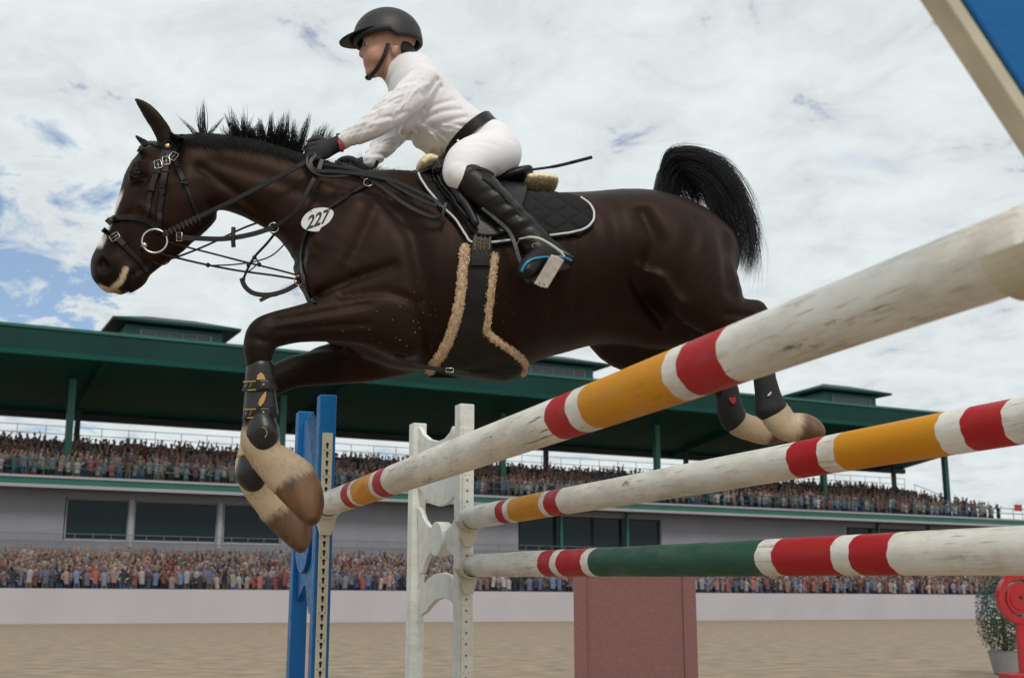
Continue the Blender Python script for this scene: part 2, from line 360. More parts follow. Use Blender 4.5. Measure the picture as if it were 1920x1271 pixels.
# ================================================================== the crowd (one mass per tier)
def person_templates(n):
    out = []
    for k in range(n):
        r = random.Random(k); m = MB(); up = np.array([0, 0, 1.0]); lean = r.uniform(-.12, .12); tw = r.uniform(-.5, .5)
        hw = r.uniform(.17, .21); X = np.array([math.cos(tw), math.sin(tw), 0]); Yv = np.array([-math.sin(tw), math.cos(tw), 0]); sh = np.array([lean, 0, 1.40])
        for s in (-1, 1): m.cbox(np.array([s * .09, 0, .42]), (.13, 0, 0), (0, .15, 0), (lean * .1, 0, .84), 0)
        hip = np.array([lean * .3, 0, .82])
        ring = []
        for cz_, wx, wy in ((hip, hw * .78, .10), ((hip + sh) / 2 - up * .03, hw * .74, .10), (sh - up * .10, hw, .115), (sh + up * .02, hw * .86, .09), (sh + up * .10, .055, .055)): ring += [cz_ + X * wx * math.cos(a) + Yv * wy * math.sin(a) for a in np.arange(8) * math.pi / 4 + .39]
        m.add(ring, [(i * 8 + k, i * 8 + (k + 1) % 8, i * 8 + 8 + (k + 1) % 8, i * 8 + 8 + k) for i in range(4) for k in range(8)], 1)
        hd = sh + np.array([lean * .3, -.03, .22]); m.ball(hd, (.078, .092, .115), 7, 2); m.ball(hd + np.array([0, .03, .035]), (.088, .088, .105), 6, 3)
        for s in (-1, 1):
            a = r.random(); S0 = sh + X * s * (hw + .02) - up * .04
            if a < .5: e = S0 + X * s * .12 + up * r.uniform(.05, .22) - Yv * .1; h = e + up * .26 + X * s * r.uniform(-.15, .12) - Yv * .05
            elif a < .55: e = S0 + X * s * .2 + up * .12; h = e + X * s * .2 + up * .16
            else: e = S0 - up * .26 + X * s * .06 - Yv * .03; h = e - Yv * .2 + up * r.uniform(-.1, .12) - X * s * .08
            m.tube([S0, (S0 + e) / 2, e], [.055, .05, .045], 4, 1); m.tube([e, h], [.042, .034], 4, 2 if r.random() < .75 else 1); m.ball(h, .045, 5, 2)
        out.append((np.array(m.v), m.f, np.array(m.mi)))
    return out
TPL = person_templates(14)
skins = [(.36, .22, .16), (.42, .28, .21), (.28, .17, .12), (.18, .10, .075), (.38, .27, .22)]
shirts = [(.30, .30, .34), (.22, .23, .29), (.36, .33, .34), (.12, .13, .19), (.05, .05, .06), (.40, .38, .38), (.28, .08, .08), (.19, .23, .32), (.03, .035, .05), (.33, .20, .18), (.26, .23, .20), (.15, .20, .30), (.42, .30, .26), (.32, .12, .10)]
hairs = [(.03, .02, .015), (.06, .035, .02), (.14, .08, .045), (.22, .15, .09), (.30, .22, .14), (.10, .09, .09), (.22, .08, .05)]
trous = [(.04, .06, .12), (.03, .03, .04), (.07, .09, .15), (.12, .10, .08)]
ROT = np.stack([E, NB, np.array([0, 0, 1.0])])
def crowd(name, rows, label):
    VV, FF, CC = [], [], []; n = 0
    for (b, z, ta, tb) in rows:
        t = ta
        while t < tb:
            v, f, mi = TPL[random.randrange(len(TPL))]
            sc = random.uniform(.92, 1.06); fx = random.choice((-1, 1)); q = v * np.array([sc * fx, sc, sc])
            p = SP(t, b + random.uniform(-.25, .25), z + random.uniform(-.14, .10)) + q @ ROT
            pal = [random.choice(trous), random.choice(shirts), random.choice(skins), random.choice(hairs)]; kk = random.uniform(.5, 1.1)
            c = np.zeros((len(v), 3))
            for fc, im in zip(f, mi): c[list(fc)] = np.array(pal[im]) * kk
            VV.append(p); CC.append(c); FF += [tuple(i + n for i in (fc if fx > 0 else fc[::-1])) for fc in f]; n += len(v)
            t += random.uniform(.30, .56)
    o = mesh_obj(name, np.concatenate(VV), FF, mat('crowd_colours', (.3, .3, .3), .9, attr=True, spec=0.2), attr=np.concatenate(CC))
    return tag(o, label, 'crowd', kind='stuff')
tA, tB = -4.0, St(1960, 3)
crowd('lower_crowd', [(.6 + .8 * r, zl0 + (zl1 - zl0) * r / (NR - 1), tA, tB + 2 * r) for r in range(NR)], 'dense cheering crowd on the lower tier behind the pale front wall')
crowd('upper_crowd', [(bU + .7 + .8 * r, zu0 + (zu1 - zu0) * r / (NR - 1), tA, TUE - 1.1 * r) for r in range(NR)], 'dense crowd on the upper tier beneath the green roof')

# ================================================================== things standing in the arena
def gp_(px, dist):
    d = pray(px, 1140); return np.array([d[0] / d[1] * dist, dist, 0.0])
# terracotta wall block of another jump
M_brick = bpy.data.materials.new('terracotta_block'); M_brick.use_nodes = True
nt = M_brick.node_tree; b_ = nt.nodes['Principled BSDF']; tx = nt.nodes.new('ShaderNodeTexBrick'); tcn = nt.nodes.new('ShaderNodeTexCoord'); mpn = nt.nodes.new('ShaderNodeMapping')
mpn.inputs['Rotation'].default_value = (math.pi / 2, 0, 0); nt.links.new(tcn.outputs['Object'], mpn.inputs[0]); nt.links.new(mpn.outputs[0], tx.inputs['Vector'])
tx.inputs['Scale'].default_value = 22; tx.inputs['Mortar Size'].default_value = 0.012; tx.inputs['Color1'].default_value = (.23, .105, .095, 1); tx.inputs['Color2'].default_value = (.19, .085, .08, 1); tx.inputs['Mortar'].default_value = (.15, .08, .075, 1)
nt.links.new(tx.outputs[0], b_.inputs['Base Color']); b_.inputs['Roughness'].default_value = .85
DB = 12.6; pb = gp_(1190, DB); mpx = DB / F
blk = empty('wall_block', pb, math.radians(-7)); w_ = 214 * mpx; h_ = .78 + (1140 - 1058) * mpx * 1.02
tag(blk, 'terracotta brick-patterned jump wall block under the green-banded bottom pole', 'wall block')
MB().box((-w_ / 2, 0, 0), (w_, 0, 0), (0, .42, 0), (0, 0, h_ - .06)).build('body', M_brick, blk)
for s in (-1, 1): MB().box((s * (w_ / 2 - .04) - .065, -.025, 0), (.13, 0, 0), (0, .47, 0), (0, 0, h_ - .062)).build('corner_pier', M_brick, blk, bevel=.006)
MB().box((-w_ / 2 - .05, -.05, h_ - .06), (w_ + .1, 0, 0), (0, .52, 0), (0, 0, .06)).build('coping', mat('terracotta_cap', (.24, .12, .11), .8, var=.1), blk, bevel=.01)
# round topiary in a pot
DT = 15.0; mt = DT / F; pt = gp_(1878, DT + .3); zt_ = .78 + (1140 - 1122) * mt
tp = empty('topiary_shrub', pt); tag(tp, 'round grey-green clipped shrub behind the red ring ornament at lower right', 'shrub')
MB().tube([(0, 0, .2), (.01, 0, .45), (0, .01, zt_ - .1)], [.035, .03, .02], 7).build('trunk', mat('bark', (.09, .06, .04), .9, bump=.6), tp, smooth=True)
MB().tube([(0, 0, .003), (0, 0, .02), (0, 0, .26), (0, 0, .28)], [.13, .15, .2, .21], 20).build('pot', mat('grey_pot', (.25, .25, .25), .8, var=.1), tp, smooth=False)
lf = MB(); R_ = .31
for k in range(5200):
    d = RNG.normal(size=3); d /= np.linalg.norm(d); rr_ = R_ * (1 - .35 * RNG.random() ** 2.2) * (1 + .06 * math.sin(9 * d[0] + 4 * d[2]) + .05 * math.sin(13 * d[1]))
    c = np.array([0, 0, zt_ - .2]) + d * rr_ * np.array([1, 1, 1.7]); a = RNG.normal(size=3); a -= d * np.dot(a, d) * .5; a /= np.linalg.norm(a); b = np.cross(d, a); l = RNG.uniform(.013, .024)
    lf.add([c - a * l, c + b * l * .45, c + a * l, c - b * l * .45], [(0, 1, 2, 3)])
co = lf.build('crown', mat('topiary_leaf', (.045, .085, .065), .6, var=.5, vscale=30), tp)
# red ring ornament with flowers
DRG = 14.2; mr_ = DRG / F; prg = gp_(1912, DRG); rg = empty('ring_ornament', prg)
tag(rg, 'red ring-shaped jump ornament with pink flowers, bottom right corner', 'ornament')
M_red = mat('red_gloss_paint', (.42, .012, .018), .35, var=.15, vscale=12)
zc_ = .78 + (1140 - 1122) * mr_
for (R1, w1, y_) in ((.235, .035, 0), (.14, .03, .02), (.075, .05, .01)):
    m = MB(); N = 40; vs = []; fs = []
    for k in range(N):
        a = 2 * math.pi * k / N
        for (rr_, yy) in ((R1 - w1, -.06), (R1 + w1, -.06), (R1 + w1, .06), (R1 - w1, .06)): vs.append((rr_ * math.cos(a) * .9, y_ + yy, zc_ + rr_ * math.sin(a) * 1.05))
    for k in range(N):
        j = (k + 1) % N
        for q in range(4): fs.append((k * 4 + q, k * 4 + (q + 1) % 4, j * 4 + (q + 1) % 4, j * 4 + q))
    m.add(vs, fs).build('ring', M_red, rg)
MB().box((-.05, -.05, 0), (.1, 0, 0), (0, .1, 0), (0, 0, zc_ - .22)).build('post', M_red, rg); MB().box((-.25, -.15, .003), (.5, 0, 0), (0, .3, 0), (0, 0, .07)).build('base', M_red, rg, bevel=.01)
for k in range(26):
    a = random.uniform(0, 6.28); c = np.array([-.12 + random.uniform(-.1, .3), random.uniform(-.1, .06), zc_ + .27 + random.uniform(-.05, .07)]); m = MB()
    for q in range(6):
        b = a + q * 1.047; p = np.array([math.cos(b), math.sin(b) * .4, math.sin(b)]); m.ball(c + p * .02, (.016, .01, .016), 6)
    m.build('flower', mat('pink_petals', (.55, .08, .2), .6, var=.3, vscale=40) if k % 3 else mat('red_petals', (.5, .02, .05), .6), rg, smooth=True)

# ================================================================== the jump: poles and wing stands
def at_depth(px, py, s): return CAM + pray(px, py) * s
def at_height(px, py, z):
    d = pray(px, py); return CAM + d * ((z - CAM[2]) / d[2])
RP = 0.052
top_L, top_R = at_height(613, 945, .78 + .437), at_height(1960, 452, .78 + .437)
mid_L = at_depth(880, 971, 5.72); mid_R = at_depth(1920, 788, 2.72); mid_R = mid_R + (mid_R - mid_L) * .14
low_L = at_depth(883, 1060, 5.74); low_R = at_depth(1920, 1032, 2.62); low_R = low_R + (low_R - low_L) * .12
def proj(P):
    P = np.atleast_2d(P) - CAM; x = P[:, 0]; f = P[:, 1] * math.cos(TH) + P[:, 2] * math.sin(TH); y = -P[:, 1] * math.sin(TH) + P[:, 2] * math.cos(TH)
    return np.stack([CX + F * x / f, CY - F * y / f, f], 1)
def paint(name, col, dirt, dcol, rough=.55, wear=.5, wcol=(.42, .36, .28)):
    """old gloss paint on turned wood: grain cracks, scuffs and dirt, stretched along the pole (local x)"""
    m = bpy.data.materials.new(name); m.use_nodes = True; nt = m.node_tree; b = nt.nodes['Principled BSDF']; N = nt.nodes.new; K = nt.links.new
    tc_ = N('ShaderNodeTexCoord')
    def tex(sc, scale, det, rgh):
        mp_ = N('ShaderNodeMapping'); mp_.inputs['Scale'].default_value = sc; K(tc_.outputs['Object'], mp_.inputs[0])
        n = N('ShaderNodeTexNoise'); n.inputs['Scale'].default_value = scale; n.inputs['Detail'].default_value = det; n.inputs['Roughness'].default_value = rgh; K(mp_.outputs[0], n.inputs[0]); return n
    def rng(src, a, b2, lo=0., hi=1.):
        r = N('ShaderNodeMapRange'); r.inputs['From Min'].default_value = a; r.inputs['From Max'].default_value = b2; r.inputs['To Min'].default_value = lo; r.inputs['To Max'].default_value = hi; K(src, r.inputs['Value']); return r.outputs[0]
    def mixc(fac, c1, c2):
        x = N('ShaderNodeMix'); x.data_type = 'RGBA'; K(fac, x.inputs[0])
        for s, c in ((6, c1), (7, c2)):
            if isinstance(c, tuple): x.inputs[s].default_value = (*c, 1)
            else: K(c, x.inputs[s])
        return x.outputs[2]
    def mm(a, bb, op='MULTIPLY'):
        q = N('ShaderNodeMath'); q.operation = op; q.use_clamp = True
        for i, s in ((0, a), (1, bb)):
            if isinstance(s, (int, float)): q.inputs[i].default_value = s
            else: K(s, q.inputs[i])
        return q.outputs[0]
    broad = tex((1, 1, 1), 2.2, 3, .5); soil = tex((.5, 1.6, 1.6), 9, 7, .68); grain = tex((.07, 1, 1), 120, 5, .6); scuff = tex((.3, 1, 1), 26, 6, .7); spots = tex((.7, 1, 1), 38, 3, .5)
    c = mixc(rng(broad.outputs[0], .35, .65), tuple(x * .93 for x in col), col)
    d1 = mm(rng(soil.outputs[0], .43, .70), dirt); c = mixc(d1, c, dcol)
    k1 = mm(mm(rng(grain.outputs[0], .57, .68), rng(broad.outputs[0], .40, .62)), .62 * wear * 2); c = mixc(k1, c, tuple(x * .55 for x in dcol))
    k2 = mm(mm(rng(scuff.outputs[0], .62, .68), rng(soil.outputs[0], .42, .58)), wear * 1.5); c = mixc(k2, c, wcol)
    k3 = mm(rng(spots.outputs[0], .71, .78), .75 * wear * 1.6); c = mixc(k3, c, (.13, .09, .06))
    b.inputs['Specular IOR Level'].default_value = .3; K(c, b.inputs['Base Color']); K(rng(scuff.outputs[0], .4, .7, rough - .08, rough + .25), b.inputs['Roughness'])
    h = mm(mm(grain.outputs[0], .5), mm(scuff.outputs[0], .5), 'ADD'); bp = N('ShaderNodeBump'); bp.inputs['Strength'].default_value = .35; bp.inputs['Distance'].default_value = .004; K(h, bp.inputs['Height']); K(bp.outputs[0], b.inputs['Normal'])
    return m
P_white = paint('worn_white_paint', (.80, .78, .72), .62, (.40, .33, .24), wear=.8, wcol=(.20, .16, .12))
P_red = paint('worn_red_paint', (.42, .010, .014), .25, (.28, .02, .02), wear=.3, wcol=(.50, .07, .06))
P_yel = paint('worn_yellow_paint', (.66, .275, .004), .3, (.46, .19, .012), wear=.4, wcol=(.34, .16, .03))
P_grn = paint('worn_green_paint', (.022, .085, .055), .5, (.016, .055, .038), wear=.35, wcol=(.12, .12, .08))
def make_pole(name, A, B, stripes, label):
    """stripes: (pixel x where the band starts on the centre line, colour index)"""
    A, B = np.array(A), np.array(B); ax = B - A; Ln = np.linalg.norm(ax); ax /= Ln
    ts = np.linspace(0, 1, 4000); px = proj(A + np.outer(ts, B - A))[:, 0]
    cuts = [0.0] + [float(np.interp(x, px, ts)) * Ln for x, _ in stripes[1:]] + [Ln]
    N = 48; vs, fs, mi = [], [], []; r = random.Random(int(A[2] * 1000))
    rings = []; col_of = []
    for i in range(len(cuts) - 1):
        n = max(1, int((cuts[i + 1] - cuts[i]) / .12)); 
        for k in range(n): rings.append(cuts[i] + (cuts[i + 1] - cuts[i]) * k / n); col_of.append(stripes[i][1])
    rings.append(Ln); rings = [0.0] + rings + [Ln]; col_of = [0] + col_of + [0]
    for i, x in enumerate(rings):
        e = (.86 if i in (0, len(rings) - 1) else 1.0); xx = x + (-.006 if i == 0 else .006 if i == len(rings) - 1 else 0)
        inner = 1 < i < len(rings) - 2
        for k in range(N):
            a = 2 * math.pi * k / N; rad = RP * e * (1 + .012 * math.sin(3 * x + a) + .008 * math.sin(2 * a + 5 * x))
            wob = (.0022 * math.sin(5 * a + 9 * x) + .0014 * math.sin(11 * a + x * 7)) if inner and col_of[i] != col_of[i - 1] else 0
            vs.append((xx + wob, rad * math.cos(a), rad * math.sin(a)))
    for i in range(len(rings) - 1):
        for k in range(N): fs.append((i * N + k, (i + 1) * N + k, (i + 1) * N + (k + 1) % N, i * N + (k + 1) % N)[::-1]); mi.append(col_of[i])
    fs.append(tuple(range(N))[::-1]); mi.append(0); fs.append(tuple((len(rings) - 1) * N + k for k in range(N))); mi.append(0)
    o = mesh_obj(name, vs, fs, [P_white, P_red, P_yel, P_grn], smooth=True)
    bm = bmesh.new(); bm.from_mesh(o.data); bmesh.ops.recalc_face_normals(bm, faces=bm.faces); bm.to_mesh(o.data); bm.free()
    o.data.polygons.foreach_set('material_index', mi)
    o.location = A; q = Vector(ax).to_track_quat('X', 'Z'); o.rotation_euler = (q.to_matrix() @ Matrix.Rotation(r.uniform(0, 6), 3, 'X')).to_euler()
    return tag(o, label, 'pole', 'painted jump poles')
make_pole('jump_pole', top_L, top_R, [(0, 0), (662, 1), (675, 0), (681, 2), (717, 0), (724, 1), (741, 0), (1059, 1), (1099, 0), (1123, 2), (1286, 0), (1314, 1), (1392, 0)], 'highest white pole with red and yellow bands, running from the blue stand towards the camera')
make_pole('jump_pole', mid_L, mid_R, [(0, 0), (948, 1), (962, 0), (971, 2), (1031, 0), (1040, 1), (1064, 0), (1503, 1), (1560, 0), (1592, 2), (1785, 0), (1832, 1), (1910, 0)], 'upper white pole with red and yellow bands held by the white stand')
make_pole('jump_pole', low_L, low_R, [(0, 0), (1029, 1), (1052, 0), (1064, 1), (1111, 0), (1125, 3), (1444, 0), (1476, 1), (1588, 0), (1622, 1), (1695, 0)], 'lowest pole with a long dark green band held by the white stand')

M_blue = paint('worn_blue_paint', (.006, .13, .37), .2, (.01, .10, .28), rough=.4, wear=.14, wcol=(.10, .22, .36))
M_wst = paint('worn_white_stand_paint', (.80, .80, .73), .35, (.42, .36, .27), wear=.3, wcol=(.30, .24, .17))
M_cream = mat('cream_plastic', (.58, .53, .40), .5, var=.12, vscale=14, bump=.05)
M_hole = mat('keyhole_black', (.008, .008, .008), .8)
M_dholes = mat('weathered_hole', (.28, .20, .10), .9)
UPV = np.array([0, 0, 1.0])
def wing(name, label, inner_px, pole_end, fdir, outer_t, ztop, pw, m_paint, panels, bosses, origin_zoom, hole_mat, cups, strip_top, group, holes_dense):
    """wing stand in the vertical plane of the fence; inner post next to the pole end"""
    fd = np.array([fdir[0], fdir[1], 0.0]); fd /= np.linalg.norm(fd); nd = np.array([fd[1], -fd[0], 0.0])      # nd: across the fence
    if nd[1] > 0: nd = -nd
    base = np.array([pole_end[0], pole_end[1], 0.0]) + fd * .035
    root = empty(name, base); tag(root, label, 'jump stand', group)
    o0 = np.zeros(3)
    def post(s, zt, nm='post'):
        return MB().box(fd * s - nd * pw / 2, fd * pw, nd * pw, UPV * zt).build(nm, m_paint, root, bevel=.005)
    post(0, ztop); post(outer_t, ztop)
    def trace(zx, zy):
        px, py = origin_zoom[0] + zx / origin_zoom[2], origin_zoom[1] + zy / origin_zoom[2]; d = pray(px, py)
        k = np.dot(base - CAM, nd) / np.dot(d, nd); p = CAM + d * k - base; return float(np.dot(p, fd)), float(p[2])
    for nm, poly, th in panels:
        q = [trace(*a) for a in poly]; q = [(min(max(s, pw * .6), outer_t + pw * .4), z) for s, z in q]
        MB().prism([fd * s + UPV * z - nd * th / 2 for s, z in q], nd * th).build(nm, m_paint, root, bevel=.003)
    for (cx, cy, rx, ry) in bosses:
        s0, z0 = trace(cx, cy); s1, _ = trace(cx + rx, cy); _, z1 = trace(cx, cy + ry); a, b = abs(s1 - s0), abs(z1 - z0)
        MB().prism([fd * (s0 + a * math.cos(w)) + UPV * (z0 + b * math.sin(w)) - nd * .033 for w in np.linspace(0, 2 * math.pi, 41)[:-1]], nd * .066).build('boss', m_paint, root, bevel=.004)
    # feet on the ground
    for s in (pw / 2, outer_t + pw / 2):
        MB().box(fd * (s - .035) - nd * .42 + UPV * .001, fd * .07, nd * .84, UPV * .07).build('foot', m_paint, root, bevel=.006)
    # keyhole strip on the inner face
    sw = pw * .62
    st = MB().box(-fd * .006 - nd * sw / 2 + UPV * .12, fd * .0055, nd * sw, UPV * (strip_top - .12)).build('keyhole_strip', M_cream if holes_dense else m_paint, root, bevel=.001)
    hm = MB(); z = strip_top - .05; pitch = .0385 if holes_dense else .05; k = 0
    while z > .2:
        c = -fd * .0072 + UPV * z; r_ = .0068
        pts = [c + nd * r_ * math.cos(a) + UPV * r_ * math.sin(a) for a in np.linspace(-.9, math.pi + .9, 12)] + [c - nd * .0034 - UPV * .019, c + nd * .0034 - UPV * .019]
        if holes_dense: hm.prism(pts, fd * .0008)
        else: hm.prism([c + nd * .006 * math.cos(a) + UPV * .006 * math.sin(a) for a in np.linspace(0, 6.283, 9)[:-1]], fd * .0008)
        if k % 3 == 0:
            for s in (-1, 1): hm.prism([c - UPV * .026 + nd * s * .013 + (nd * math.cos(a) + UPV * math.sin(a)) * .0026 for a in np.linspace(0, 6.283, 7)[:-1]], fd * .0008)
        z -= pitch; k += 1
    tag(hm.build('keyhole', hole_mat, st), kind='stuff')
    # pole cups
    for pend, zc in cups:
        z0 = zc - base[2]; cu = MB(); N = 14; Lc = .075; rr_ = RP + .004
        a0 = -fd * .004
        for seg in range(N):
            b0, b1 = math.pi + .25 + (math.pi - .5) * seg / N, math.pi + .25 + (math.pi - .5) * (seg + 1) / N
            c = UPV * z0 - fd * .006
            p = [c + nd * rr_ * math.cos(b) + UPV * rr_ * math.sin(b) for b in (b0, b1)]; p2 = [c + nd * (rr_ + .008) * math.cos(b) + UPV * (rr_ + .008) * math.sin(b) for b in (b1, b0)]
            cu.prism(p + p2, -fd * Lc)
        cu.prism([UPV * (z0 - .052) - nd * .045 - fd * .0062, UPV * (z0 - .052) + nd * .045 - fd * .0062, UPV * (z0 - .13) + nd * .022 - fd * .0062, UPV * (z0 - .13) - nd * .022 - fd * .0062], -fd * .03)
        cu.build('cup', M_cream, root)
    return root
fd_top = (top_L - top_R); fd_mid = (mid_L - mid_R)
oz = (520, 700, 2.89)
arcs = lambda *p: list(p)
blue_panels = [('panel', [(205, 215), (178, 240), (190, 300), (203, 380), (208, 460), (212, 520), (219, 560), (226, 520), (229, 470), (236, 420), (248, 370), (262, 320), (268, 290), (262, 800), (250, 1080), (243, 1300), (185, 1300), (177, 1240), (170, 1150), (160, 1150), (140, 1195), (118, 1240), (100, 1300), (70, 1300), (90, 1000), (110, 600), (125, 300)], .028)]
rt_b = wing('jump_stand', 'blue wing stand with cream keyhole strip behind the front hooves', 622, top_L, fd_top, .50, 1.70, .074, M_blue, blue_panels, [(174, 830, 44, 252)], oz, M_hole, [(top_L, top_L[2])], 1.53, 'jump wing stands', True)
wp = [('panel', [(770, 285), (785, 300), (800, 330), (832, 357), (880, 368), (915, 355), (945, 320), (960, 285), (985, 640), (975, 655), (955, 682), (930, 706), (885, 720), (845, 708), (815, 680), (795, 640), (775, 620)], .024),
      ('panel', [(770, 720), (790, 745), (805, 790), (830, 825), (855, 845), (890, 850), (930, 848), (955, 820), (975, 775), (990, 760), (1000, 1050), (987, 1042), (965, 985), (930, 950), (890, 945), (858, 957), (830, 988), (808, 1035), (797, 1075), (780, 1090)], .024),
      ('panel', [(780, 1150), (802, 1140), (826, 1112), (858, 1088), (905, 1078), (945, 1090), (972, 1118), (990, 1148), (1005, 1180), (1005, 1300), (975, 1262), (950, 1232), (912, 1214), (868, 1228), (838, 1258), (815, 1290), (785, 1310)], .024)]
rt_w = wing('jump_stand', 'white wing stand with oval boss carrying the two lower poles', 866, mid_L, fd_mid, .68, 1.735, .074, M_wst, wp, [(890, 896, 36, 93)], oz, M_dholes, [(mid_L, mid_L[2]), (low_L, low_L[2])], 1.62, 'jump wing stands', False)
# right-hand blue stand: only its slanting cream-edged board reaches into the picture
e_top, e_bot = at_depth(1771, -2, 1.50), at_depth(1990, 330, 1.50)
dv_ = e_bot - e_top; dv_ /= np.linalg.norm(dv_); fdn = fd_top / np.linalg.norm(fd_top); across = np.array([-fdn[1], fdn[0], 0.0]); across = across if across[0] > 0 else -across
root = empty('jump_stand', np.array([top_R[0] + .28, top_R[1] - .28, 0])); tag(root, 'blue stand with slanting cream-edged board in the top right corner', 'jump stand', 'jump wing stands')
off = -np.array(root.location); outv = np.cross(dv_, np.array([0, 1.0, 0])); outv /= np.linalg.norm(outv); outv = outv if outv[0] > 0 else -outv; thk = np.cross(dv_, outv); thk = thk if thk[1] > 0 else -thk
a_ = e_top - dv_ * .35 + off; Lb = np.linalg.norm(e_bot - e_top) + .75
MB().box(a_, dv_ * Lb, outv * .0175, thk * .05).build('edge_strip', M_cream, root, bevel=.003)
MB().box(a_ + outv * .018 - thk * .004, dv_ * Lb, outv * .13, thk * .058).build('board', M_blue, root, bevel=.004)
b_end = a_ + dv_ * Lb + outv * .05
MB().box(np.array([b_end[0] - .02, b_end[1] - .01, 0]), (.09, 0, 0), (0, .09, 0), (0, 0, b_end[2] + .12)).build('post', M_blue, root, bevel=.005)
MB().box(np.array([b_end[0] - .3, b_end[1] - .01, .001]), (.7, 0, 0), (0, .09, 0), (0, 0, .07)).build('foot', M_blue, root, bevel=.005)
# cup at the near end of the top pole
cc = at_depth(1908, 512, 1.50) + off; m = MB()
ax_ = fdn
sidev = np.cross(ax_, UPV); sidev = sidev if sidev[1] < 0 else -sidev
cP = top_R + fdn * .045 + off; N = 16; prevp = None
for seg in range(N):
    b0, b1 = math.pi * 1.02 + math.pi * .9 * seg / N, math.pi * 1.02 + math.pi * .9 * (seg + 1) / N
    p = [cP + sidev * (RP + .003) * math.cos(b) + UPV * (RP + .003) * math.sin(b) for b in (b0, b1)]; p2 = [cP + sidev * (RP + .013) * math.cos(b) + UPV * (RP + .013) * math.sin(b) for b in (b1, b0)]
    m.prism(p + p2, -fdn * .15)
m.build('cup', M_cream, root)
mb_ = MB().box(cP - fdn * .13 - UPV * (RP + .05) - sidev * .02, -fdn * .2 , sidev * .04, UPV * .045); mb_.build('cup_bracket', M_cream, root, bevel=.004)

